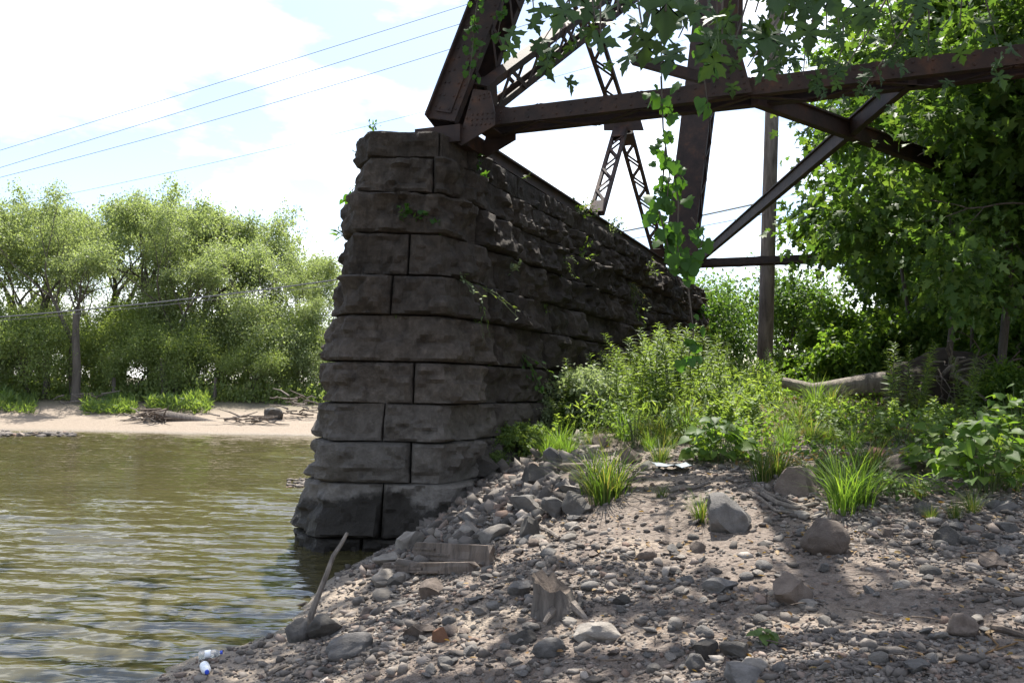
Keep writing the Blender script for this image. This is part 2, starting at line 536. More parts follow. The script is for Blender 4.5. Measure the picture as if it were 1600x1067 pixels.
def groundmat():
    m, n, l, out = newmat('river_bank')
    g = n.new('ShaderNodeNewGeometry')
    sep = n.new('ShaderNodeSeparateXYZ'); l.new(g.outputs['Position'], sep.inputs[0])
    t1 = texnoise(n, l, g.outputs['Position'], .9, 6, .6)
    t2 = texnoise(n, l, g.outputs['Position'], 11, 8, .7)
    v = n.new('ShaderNodeTexVoronoi'); v.inputs['Scale'].default_value = 26; l.new(g.outputs['Position'], v.inputs['Vector'])
    v2 = n.new('ShaderNodeTexVoronoi'); v2.inputs['Scale'].default_value = 62; l.new(g.outputs['Position'], v2.inputs['Vector'])
    dirt = ramp(n, [(.3, (.070, .051, .039)), (.5, (.122, .090, .070)), (.72, (.188, .143, .114))])
    l.new(t2.outputs['Fac'], dirt.inputs['Fac'])
    bw = n.new('ShaderNodeRGBToBW'); l.new(v.outputs['Color'], bw.inputs[0])
    peb = ramp(n, [(.1, (.070, .056, .046)), (.45, (.138, .114, .097)), (.9, (.23, .20, .172))])
    l.new(bw.outputs[0], peb.inputs['Fac'])
    c = mixc(n, l, .42, dirt.outputs['Color'], peb.outputs['Color'])
    # bare sand: patches near the foot of the bank and the whole far beach
    sand = ramp(n, [(.3, (.21, .165, .125)), (.7, (.30, .248, .195))])
    l.new(t2.outputs['Fac'], sand.inputs['Fac'])
    far = n.new('ShaderNodeMapRange'); far.inputs['From Min'].default_value = 24; far.inputs['From Max'].default_value = 27
    l.new(sep.outputs['Y'], far.inputs['Value'])
    west = n.new('ShaderNodeMapRange'); west.inputs['From Min'].default_value = 0; west.inputs['From Max'].default_value = -4
    l.new(sep.outputs['X'], west.inputs['Value'])
    beach = math_(n, l, 'MULTIPLY', far.outputs['Result'], west.outputs['Result'])
    near = n.new('ShaderNodeMapRange'); near.inputs['From Min'].default_value = .50; near.inputs['From Max'].default_value = .66
    l.new(t1.outputs['Fac'], near.inputs['Value'])
    lowz = n.new('ShaderNodeMapRange'); lowz.inputs['From Min'].default_value = 1.5; lowz.inputs['From Max'].default_value = .9
    l.new(sep.outputs['Z'], lowz.inputs['Value'])
    shore = n.new('ShaderNodeMapRange'); shore.inputs['From Min'].default_value = .26; shore.inputs['From Max'].default_value = .16
    l.new(sep.outputs['Z'], shore.inputs['Value'])
    patch = math_(n, l, 'MAXIMUM', math_(n, l, 'MULTIPLY', near.outputs['Result'], lowz.outputs['Result']), shore.outputs['Result'])
    c = mixc(n, l, math_(n, l, 'MULTIPLY', math_(n, l, 'MAXIMUM', patch, beach), .85), c, sand.outputs['Color'])
    # forest soil higher up
    soil = n.new('ShaderNodeMapRange'); soil.inputs['From Min'].default_value = 1.30; soil.inputs['From Max'].default_value = 1.75
    l.new(math_(n, l, 'ADD', sep.outputs['Z'], math_(n, l, 'MULTIPLY', math_(n, l, 'SUBTRACT', t1.outputs['Fac'], .5), .7)), soil.inputs['Value'])
    c = mixc(n, l, soil.outputs['Result'], c, mixc(n, l, t2.outputs['Fac'], (.07, .05, .038), (.16, .115, .085)))
    wood = n.new('ShaderNodeMapRange'); wood.inputs['From Min'].default_value = .62; wood.inputs['From Max'].default_value = .95
    l.new(sep.outputs['Z'], wood.inputs['Value'])
    c = mixc(n, l, math_(n, l, 'MULTIPLY', beach, math_(n, l, 'MULTIPLY', wood.outputs['Result'], .8)), c, (.09, .085, .045))
    # wet edge
    wet = n.new('ShaderNodeMapRange'); wet.inputs['From Min'].default_value = .08; wet.inputs['From Max'].default_value = .0
    l.new(sep.outputs['Z'], wet.inputs['Value'])
    c = mixc(n, l, math_(n, l, 'MULTIPLY', wet.outputs['Result'], .7), c, (.075, .058, .04))
    p = n.new('ShaderNodeBsdfPrincipled')
    l.new(c, p.inputs['Base Color'])
    rr = n.new('ShaderNodeMapRange'); rr.inputs['To Min'].default_value = .92; rr.inputs['To Max'].default_value = .3
    l.new(wet.outputs['Result'], rr.inputs['Value']); l.new(rr.outputs['Result'], p.inputs['Roughness'])
    h = math_(n, l, 'ADD', math_(n, l, 'MULTIPLY', v.outputs['Distance'], -.9), math_(n, l, 'MULTIPLY', v2.outputs['Distance'], -.45))
    h = math_(n, l, 'ADD', h, math_(n, l, 'MULTIPLY', t2.outputs['Fac'], .6))
    l.new(bump(n, l, h, .8, .03), p.inputs['Normal'])
    l.new(p.outputs[0], out.inputs['Surface'])
    return m
M_GROUND = groundmat()
# ------------------------------------------------------------------ terrain
def zpt(px, py, z):
    d = ray(px, py); t = (z - EYE.z) / d.z
    p = EYE + d * t
    return (p.x, p.y, z)

AX = Vector((0.392, 0.920, 0)).normalized()        # along the pier
BX = Vector((AX.y, -AX.x, 0))                      # along the bridge, towards the bank

CTRL = [zpt(225, 1067, 0.01), zpt(305, 1050, .04), zpt(330, 1025, 0.035), zpt(400, 1000, 0), zpt(470, 955, 0), zpt(515, 905, 0), zpt(560, 878, .02), zpt(615, 852, .10),
        zpt(740, 775, .66), zpt(850, 692, 1.15), (1.9, 15.5, 1.42), (3.5, 19.0, 1.6), (6.4, 26.0, 1.85), (9.0, 33.0, 2.0),
        zpt(800, 1067, .42), zpt(560, 1060, .22), zpt(1000, 1060, .55), zpt(1250, 1060, .68), zpt(1590, 1060, .80),
        zpt(650, 930, .30), zpt(800, 900, .62), zpt(760, 830, .66), zpt(1000, 850, .86), zpt(1000, 750, 1.10), zpt(1050, 690, 1.28), zpt(1200, 850, .95), zpt(1450, 850, 1.0), zpt(1590, 860, 1.0),
        zpt(1200, 740, 1.2), zpt(1400, 740, 1.28), zpt(1590, 745, 1.3), (2.2, 13.0, 1.48), (4.5, 13.0, 1.60), (7.0, 12.5, 1.66), (10.0, 9.0, 1.7), (10, 16, 1.9), (5.5, 18, 1.78), (12.0, 22, 2.0),
        (1.5, 0.5, .25), (-1.5, 1.0, .0), (5, 0, .7), (9, 3, 1.2), (-3.3, 4.5, -.25), (-4.2, 7, -.6), (-4.4, 10, -.7), (-3, 13, -.7), (-.5, 17, -.6), (2.5, 25, -.4), (-6, 2, -.7), (3.2, -3, .2), (-6, 16, -.8), (-8, 6, -.8)]
_c = np.array(CTRL)
def _U(r2): return np.where(r2 > 1e-9, .5 * r2 * np.log(np.maximum(r2, 1e-9)), 0)
_n = len(_c)
_K = _U(((_c[:, None, :2] - _c[None, :, :2]) ** 2).sum(2)) + np.eye(_n) * .02
_P = np.c_[np.ones(_n), _c[:, :2]]
_A = np.block([[_K, _P], [_P.T, np.zeros((3, 3))]])
_w = np.linalg.solve(_A, np.r_[_c[:, 2], 0, 0, 0])

def height(x, y, fine=True):
    x, y = np.asarray(x, float), np.asarray(y, float)
    shp = np.broadcast(x, y).shape
    xf, yf = np.broadcast_to(x, shp).ravel(), np.broadcast_to(y, shp).ravel()
    res = np.empty(len(xf))
    for i in range(0, len(xf), 40000):
        a, b = xf[i:i + 40000], yf[i:i + 40000]
        U = _U((a[:, None] - _c[None, :, 0]) ** 2 + (b[:, None] - _c[None, :, 1]) ** 2)
        res[i:i + 40000] = U @ _w[:_n] + _w[_n] + _w[_n + 1] * a + _w[_n + 2] * b
    h = np.clip(res, -.9, 1.95)
    inland = xf * BX.x + yf * BX.y                       # across the flow
    bank = np.clip(2.0 - .0 * yf, 0, 2) + .25 * fbm(xf * .11, yf * .11, 5)
    wfar = np.clip(sstep(11, 16, np.hypot(xf - 3, yf - 9) * .62), 0, 1)
    rightland = np.where(inland > -3.3, bank, -.8)
    rightland = -.8 + (bank + .8) * sstep(-4.6, -2.2, inland + .6 * fbm(xf * .2, yf * .2, 9))
    h = h * (1 - wfar) + rightland * wfar
    # far beach
    edge = 30.2 + .055 * (xf + 18) + 1.0 * fbm(xf * .09, yf * 0 + 3, 21)
    rise = np.clip((yf - edge) * .16, -1, .34) + sstep(2.2, 6.5, yf - edge) * .55 + sstep(5, 12, yf - edge) * .35
    farb = np.clip(rise, -.9, 1.6) + .10 * fbm(xf * .3, yf * .3, 31) * sstep(.5, 3, yf - edge)
    h = np.where(yf > 25, np.maximum(h, farb), h)
    if fine:
        near = 1 - sstep(14, 30, np.hypot(xf, yf))
        h = h + near * (.075 * fbm(xf * 1.3, yf * 1.3, 41) + .03 * fbm(xf * 6, yf * 6, 51, 3)) * sstep(-.05, .35, h)
    return h.reshape(shp)

def gz(x, y): return float(height(np.array([x]), np.array([y]))[0])

def ground_at(px, py, lo=2.5, hi=60.0):
    """Where the sight line of a photo pixel meets the bank."""
    d = ray(px, py)
    ts = np.concatenate([np.linspace(lo, 16, 500), np.linspace(16.05, hi, 400)]) / d.y
    z = height(EYE.x + d.x * ts, EYE.y + d.y * ts)
    below = np.nonzero(EYE.z + d.z * ts < z)[0]
    t = ts[below[0]] if len(below) else ts[-1]
    p = EYE + d * t
    return Vector((p.x, p.y, gz(p.x, p.y)))

def axis(segs):
    out = [segs[0][0]]
    for a, b, n in segs:
        out += list(np.linspace(a, b, n + 1)[1:])
    return np.array(out)
gx = axis([(-900, -60, 30), (-60, -12, 96), (-12, -3.2, 60), (-3.2, 7, 200), (7, 14, 60), (14, 40, 80), (40, 900, 36)])
gy = axis([(-60, 2, 24), (2, 4, 20), (4, 12, 180), (12, 20, 80), (20, 48, 140), (48, 900, 40)])
GX, GY = np.meshgrid(gx, gy)
GZ = height(GX, GY)
nx, ny = len(gx), len(gy)
idx = np.arange(nx * ny).reshape(ny, nx)
quads = np.stack([idx[:-1, :-1], idx[:-1, 1:], idx[1:, 1:], idx[1:, :-1]], 2).reshape(-1, 4)
tag(obj('ground', np_mesh('ground', np.stack([GX, GY, GZ], 2), quads, M_GROUND, True)), kind='structure', label='stony river bank and sandy far beach')
wx, wy = axis([(-900, -60, 10), (-60, -26, 20), (-26, -6, 150), (-6, 1.6, 110), (1.6, 6, 6), (6, 900, 10)]), axis([(-60, 3.6, 8), (3.6, 12, 200), (12, 31, 200), (31, 60, 10), (60, 900, 10)])
WX, WY = np.meshgrid(wx, wy)
WZ = np.zeros_like(WX)
_wr = np.random.default_rng(3)
gust = .75 + .9 * fbm(WX * .12, WY * .3, 61)
for k in range(26):                                   # short wind ripples running in towards the bank
    lam = .16 * (3.8 ** _wr.uniform(0, 1)); a = math.radians(_wr.normal(-97, 17))
    kx, ky = math.cos(a) * 2 * math.pi / lam, math.sin(a) * 2 * math.pi / lam
    ph = kx * WX + ky * WY + _wr.uniform(0, 6.28) + 1.6 * fbm(WX * .5 + k, WY * .5, 63 + k, 2)
    WZ += .0195 * lam / math.sqrt(26) * 1.9 * (np.sin(ph) + .25 * np.sin(2 * ph + .6))
WZ *= np.clip(gust, .35, 1.4) * sstep(-26, -22, WX) * (1 - sstep(29, 31, WY))
idx = np.arange(WX.size).reshape(len(wy), len(wx))
wq = np.stack([idx[:-1, :-1], idx[:-1, 1:], idx[1:, 1:], idx[1:, :-1]], 2).reshape(-1, 4)
tag(obj('river', np_mesh('river', np.stack([WX, WY, WZ], 2), wq, M_WATER, True)), kind='structure', label='rippled olive river water')

# ------------------------------------------------------------------ stone pier
PIER = empty('stone_pier', (-.9, 10.6, -.6), 'tall tapering bridge pier of dark rough sandstone blocks standing at the water edge', 'bridge pier')
def _xy(px, y):
    return np.array([(px - 800) / FPX * y * 1.0, y])
H0, H1 = -.6, 5.16
# plan at the foot (z = 0) and at the top (z = H1), anticlockwise seen from above starting at the rear left
A2 = np.array([AX.x, AX.y]); B2 = np.array([BX.x, BX.y])
v2b, v2t = _xy(509, 10.0), _xy(575, 10.36)
v3b, v3t = _xy(692, 10.0), _xy(682, 10.36)
v4b, v4t = _xy(730, 10.42), _xy(719, 10.86)
v1b, v1t = _xy(484, 10.65), _xy(559, 10.95)
LEN = 17.2
v5t = v4t + A2 * LEN; v5b = v4b + A2 * (LEN + .35)
v6t = v1t + A2 * LEN * .99; v6b = v1b + A2 * (LEN + .35)
PB = np.array([v6b, v1b, v2b, v3b, v4b, v5b, v6b]); PT = np.array([v6t, v1t, v2t, v3t, v4t, v5t, v6t])
seg = np.hypot(*(PB[1:] - PB[:-1]).T)
CUM = np.r_[0, np.cumsum(seg)]
def pier_pt(s, z):
    i = min(max(int(np.searchsorted(CUM, s, side='right')) - 1, 0), 5)
    f = (s - CUM[i]) / seg[i]
    k = z / H1
    a = PB[i] * (1 - f) + PB[i + 1] * f
    b = PT[i] * (1 - f) + PT[i + 1] * f
    p = a * (1 - k) + b * k
    return Vector((p[0], p[1], z))
EN = [Vector((d[1], -d[0], 0)).normalized() for d in (PB[1:] - PB[:-1])]
def pier_n(s):
    i = min(max(int(np.searchsorted(CUM, s, side='right')) - 1, 0), 5)
    n = EN[i].copy()
    R = .07
    if i > 0 and s - CUM[i] < R: n = n.lerp(EN[i - 1], .5 * (1 - (s - CUM[i]) / R))
    if i < 5 and CUM[i + 1] - s < R: n = n.lerp(EN[i + 1], .5 * (1 - (CUM[i + 1] - s) / R))
    return n.normalized()
def zc(py, d): return EYE.z + ray(590, py).z / ray(590, py).y * d
COURSE_Y = [(200, 10.4), (247, 10.36), (303, 10.32), (365, 10.27), (430, 10.23), (492, 10.2), (565, 10.15), (630, 10.1), (690, 10.07), (755, 10.03), (840, 10.0)]
COURSE = [zc(y, d) for y, d in COURSE_Y]
COURSE[0] = H1
COURSE.append(-.6)
END_JOINTS = [[.97], [.90], [], [.62], [.45], [], [.74], [.46], [.74], [.50], [.35]]      # fraction along the end face
def edge_range(w, s, s0, s1):
    return min(s - s0, s1 - s)
def make_block(s0, s1, zb, zt, seed, rough):
    """One rock-faced block: margins dressed back to the joint, the face split and bulging."""
    g = .0045
    gs = g * (2.0 if rough > 1.2 else 1.0)
    sa, sb, za, zb_ = s0 + gs, s1 - gs, zb + g, zt - g
    nv = max(5, int((zb_ - za) / .05)); 
    us = [sa, sa + .012]
    m = max(4, int((sb - sa) / .06))
    us += list(np.linspace(sa + .05, sb - .05, m)) + [sb - .012, sb]
    for cs in CUM[1:6]:
        if sa + .02 < cs < sb - .02: us.append(cs)
    us = sorted(us)
    vs = [za, za + .012] + list(np.linspace(za + .045, zb_ - .045, nv)) + [zb_ - .012, zb_]
    rr = random.Random(seed)
    o1 = Vector((rr.uniform(-50, 50), rr.uniform(-50, 50), rr.uniform(-50, 50)))
    lift = rr.uniform(.02, .10) * rough
    tilt = rr.uniform(-.05, .035) * rough
    V, F = [], []
    for z in vs:
        for s in us:
            p, nrm = pier_pt(s, z), pier_n(s)
            e = min((s - sa) * .6, (sb - s) * .6, z - za, zb_ - z)
            q = p * 1.0
            vc = noise.voronoi(q * 2.6 + o1 + Vector((.25 * noise.noise(q * 4), .25 * noise.noise(q * 4 + o1), 0)))
            cc = vc[1][0]; rc = noise.cell_vector(cc * 7.3)
            rel = q * 2.6 + o1 - cc
            plane = (rc[0] - .5) * .035 + (rel.x * (rc[1] - .5) + rel.z * (rc[2] - .62)) * .10 * min(1, (vc[0][1] - vc[0][0]) * 4)
            v2 = noise.voronoi(q * 6.5 + o1)
            plane += (v2[0][1] - v2[0][0]) * .028
            big = plane + .6 * noise.noise(q * 1.9 + o1) * .13
            cell = noise.cell_vector(q * 3.0 + o1 + Vector((noise.noise(q * 5), noise.noise(q * 5 + o1), 0)) * .6)
            facet = noise.voronoi(q * 3.4 + o1)[0]
            chip = (facet[1] - facet[0]) * .07 - .02
            fineN = noise.fractal(q * 8 + o1, 1.0, 2.1, 4) * .026
            d = lift + tilt * ((z - za) / (zb_ - za) - .5) * 2 + (big + chip) * rough + fineN + (cell[0] - .5) * .06 * rough
            d = max(d, -.015)
            k = min(1, max(0, e / (.014 + .05 * abs(noise.noise(q * 3 + o1))))) ** .5
            j = -.008 if e < .001 else 0.0
            V.append(p + nrm * (d * k + j))
    nu, nvv = len(us), len(vs)
    for a in range(nvv - 1):
        for b in range(nu - 1):
            i = a * nu + b
            F.append((i, i + 1, i + nu + 1, i + nu))
    # returns back into the wall
    loop = [b for b in range(nu)] + [a * nu + nu - 1 for a in range(1, nvv)] + [(nvv - 1) * nu + b for b in range(nu - 2, -1, -1)] + [a * nu for a in range(nvv - 2, 0, -1)]
    base = len(V)
    svals = {}
    for i in loop:
        s = us[i % nu]; V.append(V[i] - pier_n(s) * .22)
    n = len(loop)
    for a in range(n):
        b = (a + 1) % n
        F.append((loop[b], loop[a], base + a, base + b))
    return V, F
COREB = []
seed = 100
for c in range(len(COURSE) - 1):
    zt, zb = COURSE[c], COURSE[c + 1]
    rough = 1.0 if c else .55
    cuts = []
    # rear left long side: only its first stretch can be seen from beside the pier
    s = CUM[1] - .25
    while s > .8:
        cuts.append(s); s -= random.uniform(1.3, 2.1)
    cuts.append(0.0)
    for f in END_JOINTS[c]:
        cuts.append(CUM[2] + f * seg[2])
    first = (.10, .55, .35, .95, .5, .9, .45, .85, .40, .75, .5)[c]
    s = CUM[4] + first if not END_JOINTS[c] or c > 1 else CUM[4] + first
    while s < CUM[5] - .55:
        cuts.append(s); s += random.uniform(.7, 1.35)
    s = CUM[5] + random.uniform(.35, .7)
    cuts += [s, CUM[6]]
    cuts = sorted(set(cuts))
    for s0, s1 in zip(cuts[:-1], cuts[1:]):
        if s1 - s0 < .08: continue
        seed += 1
        V, F = make_block(s0, s1, zb, zt, seed, rough * (1.8 if s0 >= CUM[4] - .1 else 1.45))
        me = py_mesh('stone_block', V, F, M_PIERSHADE if .5 * (s0 + s1) > CUM[4] + .1 else M_PIER, True, 28)
        me.transform(Matrix.Translation(-PIER.location))
        obj('stone_block', me, PIER)
# the core behind the joints, and the level bed of the top
inset = .10
Vc = []
cen_b, cen_t = PB[:6].mean(0), PT[:6].mean(0)
def shrink(P, d):
    out = []
    for i in range(6):
        e0, e1 = EN[i - 1], EN[i]
        b = (e0 + e1).normalized()
        out.append(np.array(P[i]) - np.array([b.x, b.y]) * d / max(.5, b.dot(e1)))
    return out
for P, z in ((shrink(PB, inset), H0), (shrink(PT, inset), H1 - .03)):
    Vc += [Vector((p[0], p[1], z)) for p in P]
Fc = [(i, (i + 1) % 6, (i + 1) % 6 + 6, i + 6) for i in range(6)] + [tuple(range(6, 12)), tuple(range(5, -1, -1))]
mb = MB(); mb.add(Vc, Fc); mb.build('mortar_core', M_MORTAR, PIER)
# ------------------------------------------------------------------ steel bridge
ZC = 5.42
UPZ = Vector((0, 0, 1))
BR = empty('truss_bridge', tuple(pier_pt(CUM[4] + .2, H1) + BX * .2), 'rusted riveted steel truss bridge resting on the stone pier', 'bridge')

def bmem(name, mb, parent=None):
    return mb.build(name, M_STEEL, parent or BR)

def rivets(parent, rows):
    """Rows of rivet heads: (p, q, normal, pitch, radius)."""
    mb = MB()
    for p, q, nrm, pitch, r in rows:
        p, q = Vector(p), Vector(q)
        n = max(1, int((q - p).length / pitch))
        for k in range(n + 1):
            mb.stud(p.lerp(q, k / n), nrm, r)
    o = mb.build('rivets', M_STEEL, parent)
    tag(o, kind='stuff')

def laced(name, p, q, side, sep, web, pitch, faces=(-1, 1), plate=.05, flange=.10, bar=.05, rows=True, ends=.25, see=None):
    """Two channels a distance sep apart along side, tied by zigzag lacing bars."""
    p, q = Vector(p), Vector(q)
    ax = (q - p).normalized()
    sd = (Vector(side) - ax * ax.dot(Vector(side))).normalized()
    up = ax.cross(sd).normalized()
    if up.z < 0: up = -up
    mb = MB()
    for s in (-1, 1):
        c = sd * (s * sep / 2)
        mb.bar(p + c, q + c, sd, plate * .5, web)
        for f in (-1, 1):
            mb.bar(p + c + up * f * (web / 2 - .012) - sd * s * (flange / 2), q + c + up * f * (web / 2 - .012) - sd * s * (flange / 2), sd, flange, .022)
    for t in (ends / 2,):
        for f in faces:
            for a, b in ((p, p + ax * ends), (q - ax * ends, q)):
                mb.bar(a + up * f * (web / 2 + .013), b + up * f * (web / 2 + .013), sd, sep + .02, .018)
    o = bmem(name, mb)
    L = (q - p).length - 2 * ends
    n = max(2, int(L / pitch))
    for f in faces:
        for k in range(n):
            a = p + ax * (ends + L * k / n) + sd * ((-1 if k % 2 else 1) * sep * .44) + up * f * (web / 2 + .008)
            b = p + ax * (ends + L * (k + 1) / n) + sd * ((1 if k % 2 else -1) * sep * .44) + up * f * (web / 2 + .008)
            lb = MB(); lb.bar(a, b, sd, bar, .014); lb.build('lacing_bar', M_STEEL, o)
    if rows:
        nn = sd if see is None else sd * see
        r = []
        for f in (-1, 1):
            base = nn * (sep / 2 + plate * .25) + up * f * (web / 2 - .05)
            r.append((p + base, q + base, nn, .19, .017))
        rivets(o, r)
    return o, ax, sd, up

# near end post: box of two webs and a cover plate, laced on its inner side
e0 = at(703, 205, 10.95); e1 = at(789, -20, 11.25)
e1 = e0 + (e1 - e0) * 2.1
ax = (e1 - e0).normalized()
sdA = (AX - ax * ax.dot(AX)).normalized()
upB = ax.cross(sdA).normalized()
if upB.dot(BX) > 0: upB = -upB                      # towards the river
W, D = .56, .40
mb = MB()
for s in (-1, 1):
    mb.bar(e0 + sdA * s * W / 2, e1 + sdA * s * W / 2, sdA, .03, D)
    mb.bar(e0 + sdA * s * (W / 2 - .05) - upB * (D / 2 - .012), e1 + sdA * s * (W / 2 - .05) - upB * (D / 2 - .012), sdA, .10, .024)
mb.bar(e0 + upB * (D / 2 + .014), e1 + upB * (D / 2 + .014), sdA, W + .16, .026)
post = bmem('end_post', mb)
mb2 = MB()
L = (e1 - e0).length
k = .75
i = 0
while k < L - .4:
    lb = MB()
    a = e0 + ax * k + sdA * (W * .47) - upB * (D / 2 + .008)
    b = e0 + ax * (k + (.32 if i % 2 else .02)) - sdA * (W * .47) - upB * (D / 2 + .008)
    lb.bar(a, b, ax, .055, .014); lb.build('lacing_bar', M_STEEL, post)
    k += .34; i += 1
face = -sdA
rivets(post, [(e0 + face * (W / 2 + .015) + upB * (D / 2 - .05), e1 + face * (W / 2 + .015) + upB * (D / 2 - .05), face, .17, .018),
              (e0 + face * (W / 2 + .015) + upB * .02, e1 + face * (W / 2 + .015) + upB * .02, face, .34, .018),
              (e0 + face * (W / 2 + .015) - upB * (D / 2 - .05), e1 + face * (W / 2 + .015) - upB * (D / 2 - .05), face, .17, .018)])
# splice plate low on the post
mb = MB()
mb.bar(e0 + ax * .1 + face * (W / 2 + .026), e0 + ax * 1.15 + face * (W / 2 + .026), upB, D * .55, .02)
sp = bmem('splice_plate', mb)
rivets(sp, [(e0 + ax * .15 + face * (W / 2 + .037) + upB * o, e0 + ax * 1.1 + face * (W / 2 + .037) + upB * o, face, .18, .018) for o in (-.07, .07)])

# gusset plates at the near joint, one on each face
pl = at(760, 185, 10.75)
def inplane(px, py, ref, nrm):
    d = ray(px, py)
    return EYE + d * ((ref - EYE).dot(nrm) / d.dot(nrm))
nplane = AX
GUS = [(740, 140), (766, 143), (774, 178), (774, 196), (722, 228), (716, 226)]
refp = e0 + face * (W / 2 + .05)
for k, off in enumerate((0.0, W + .10)):
    mb = MB()
    P = [inplane(px, py, refp, nplane) + AX * off for px, py in GUS]
    mb.poly(P, .024, AX)
    g = bmem('gusset_plate', mb)
    if k == 0:
        rows = []
        for (xa, ya), (xb, yb) in (((750, 150), (764, 146)), ((749, 156), (765, 152)), ((739, 180), (770, 177)), ((738, 188), (770, 185)), ((738, 196), (766, 194)), ((742, 142), (722, 215))):
            rows.append((inplane(xa, ya, refp, nplane) - AX * .014, inplane(xb, yb, refp, nplane) - AX * .014, -AX, .062 if ya > 144 else .12, .016))
        rivets(g, rows)
# shoe under the end post
mb = MB()
c = e0 - ax * .05
mb.bar(c + UPZ * -.12 - BX * .30, c + UPZ * -.12 + BX * .36, AX, W + .2, .22)
bmem('bearing_shoe', mb)

# bottom chord of the near truss
c0 = at(752, 190, 10.85)
c0.z = ZC
c1 = c0 + BX * 16
laced('bottom_chord', c0, c1, AX, .44, .20, .62, faces=(-1, 1), see=-1, bar=.06)
# far truss: end post, chord, vertical
f0 = at(1064, 398, 22.9); f1 = at(1108, 40, 22.3)
laced('end_post', f0 - (f1 - f0) * .02, f0 + (f1 - f0) * 1.5, (f1 - f0).cross(BX), .62, .78, .5, faces=(-1, 1), see=-1, bar=.06)
d0 = at(1068, 410, 23.0); d0.z = ZC
laced('bottom_chord', d0, d0 + BX * 14, AX, .5, .18, .6, faces=(1, -1), see=-1)
mb = MB()
refq = f0 - AX * .36
mb.poly([inplane(px, py, refq, AX) for px, py in ((1048, 380), (1082, 372), (1099, 402), (1096, 418), (1076, 432), (1050, 425))], .03, AX)
bmem('gusset_plate', mb)
mb = MB(); mb.bar(f0 - UPZ * .14 - BX * .4, f0 - UPZ * .14 + BX * .45, AX, .8, .26); bmem('bearing_shoe', mb)
# lower lateral bracing between the trusses
lat0 = d0 + BX * .35 - AX * .2
latend = c0 + BX * 5.15
lat0.z = latend.z = ZC - .02
mb = MB(); mb.bar(lat0, latend, UPZ, .19, .09); mb.bar(lat0 + UPZ * .10, latend + UPZ * .10, BX, .16, .022)
lt = bmem('lateral_brace', mb)
rivets(lt, [(lat0 - AX * .06 + UPZ * .09, latend - AX * .06 + UPZ * .09, -AX, .3, .02)])
l2 = c0 + BX * 3.5; l2.z = ZC - .05
l2e = d0 + BX * 11; l2e.z = ZC - .05
mb = MB(); mb.bar(l2, l2e, UPZ, .20, .10); mb.bar(l2 + UPZ * .10, l2e + UPZ * .10, BX, .18, .025)
bmem('lateral_brace', mb)
# bottom strut lying along the edge of the pier top
s0 = pier_pt(CUM[4] + .35, H1) - BX * .16 + UPZ * .12
s1 = pier_pt(CUM[4] + 12.6, H1) - BX * .16 + UPZ * .12
mb = MB(); mb.bar(s0, s1, BX, .20, .17); mb.bar(s0 + UPZ * .09, s1 + UPZ * .09, BX, .30, .03); mb.bar(s0 - UPZ * .09, s1 - UPZ * .09, BX, .30, .03)
st = bmem('bottom_strut', mb)
rivets(st, [(s0 + UPZ * .105 + BX * .11, s1 + UPZ * .105 + BX * .11, UPZ, .62, .03)])
# sway bracing in the plane of the two end posts
def bent(px, py, a):                      # a = distance along the pier from its near corner
    base = pier_pt(CUM[4], H1) - BX * .35
    n = BX
    d = ray(px, py)
    return EYE + d * ((base + AX * a - EYE).dot(n) / d.dot(n))
g0 = bent(972, 193, 6)
la, lb_ = bent(932, 334, 5), bent(1030, 400, 9)
ua = bent(898, -30, 4)
def bent_laced(name, p, q, w, pitch, t=.09):
    axx = (Vector(q) - Vector(p)).normalized()
    return laced(name, p, q, BX, w, t, pitch, faces=(-1, 1), plate=.09, flange=.05, bar=.05, rows=False, ends=.35)
bent_laced('sway_brace', g0 + (la - g0) * .07, la, .30, .36)
bent_laced('sway_brace', g0 + (lb_ - g0) * .05 + AX * .1, lb_, .32, .36)
bent_laced('sway_brace', g0 + (ua - g0) * .06, g0 + (ua - g0) * 1.35, .36, .40)
mb = MB()
gq = g0 - AX * .12
mb.poly([inplane(px, py, gq, AX) for px, py in ((942, 150), (990, 150), (1006, 204), (944, 204))], .05, AX)
bmem('gusset_plate', mb)
mb = MB(); mb.bar(la, la + (la - g0).normalized() * .5 + UPZ * .0, AX, .12, .10); bmem('brace_foot', mb)
# long laced strut rising from the near joint
q0 = at(752, 160, 10.95); q1 = at(940, 18, 13.4)
laced('portal_brace', q0, q0 + (q1 - q0) * 1.9, AX.cross(q1 - q0).cross(q1 - q0) * -1, .46, .17, .42, faces=(-1, 1), see=None, bar=.06)
# hanger and stub diagonal at the near chord's first panel point
h0 = c0 + BX * 3.25; h0.z = ZC + .1
mb = MB()
for s in (-1, 1):
    mb.bar(h0 + AX * s * .2, h0 + AX * s * .2 + UPZ * 5.5, BX, .17, .05)
hg = bmem('hanger', mb)
mb = MB(); P = h0 - AX * .31
mb.poly([P + BX * a + UPZ * b for a, b in ((-.24, -.2), (.26, -.2), (.12, .34), (-.10, .34))], .024, AX)
gp = bmem('gusset_plate', mb)
rivets(gp, [(P - AX * .014 + BX * a + UPZ * -.16, P - AX * .014 + BX * a * .4 + UPZ * .3, -AX, .07, .016) for a in (-.17, 0, .19)])
mb = MB(); mb.bar(h0 - BX * .1 + UPZ * .05, h0 - BX * 1.0 + AX * .0 + UPZ * .5 - BX * 0.2, AX, .12, .12); bmem('short_diagonal', mb)
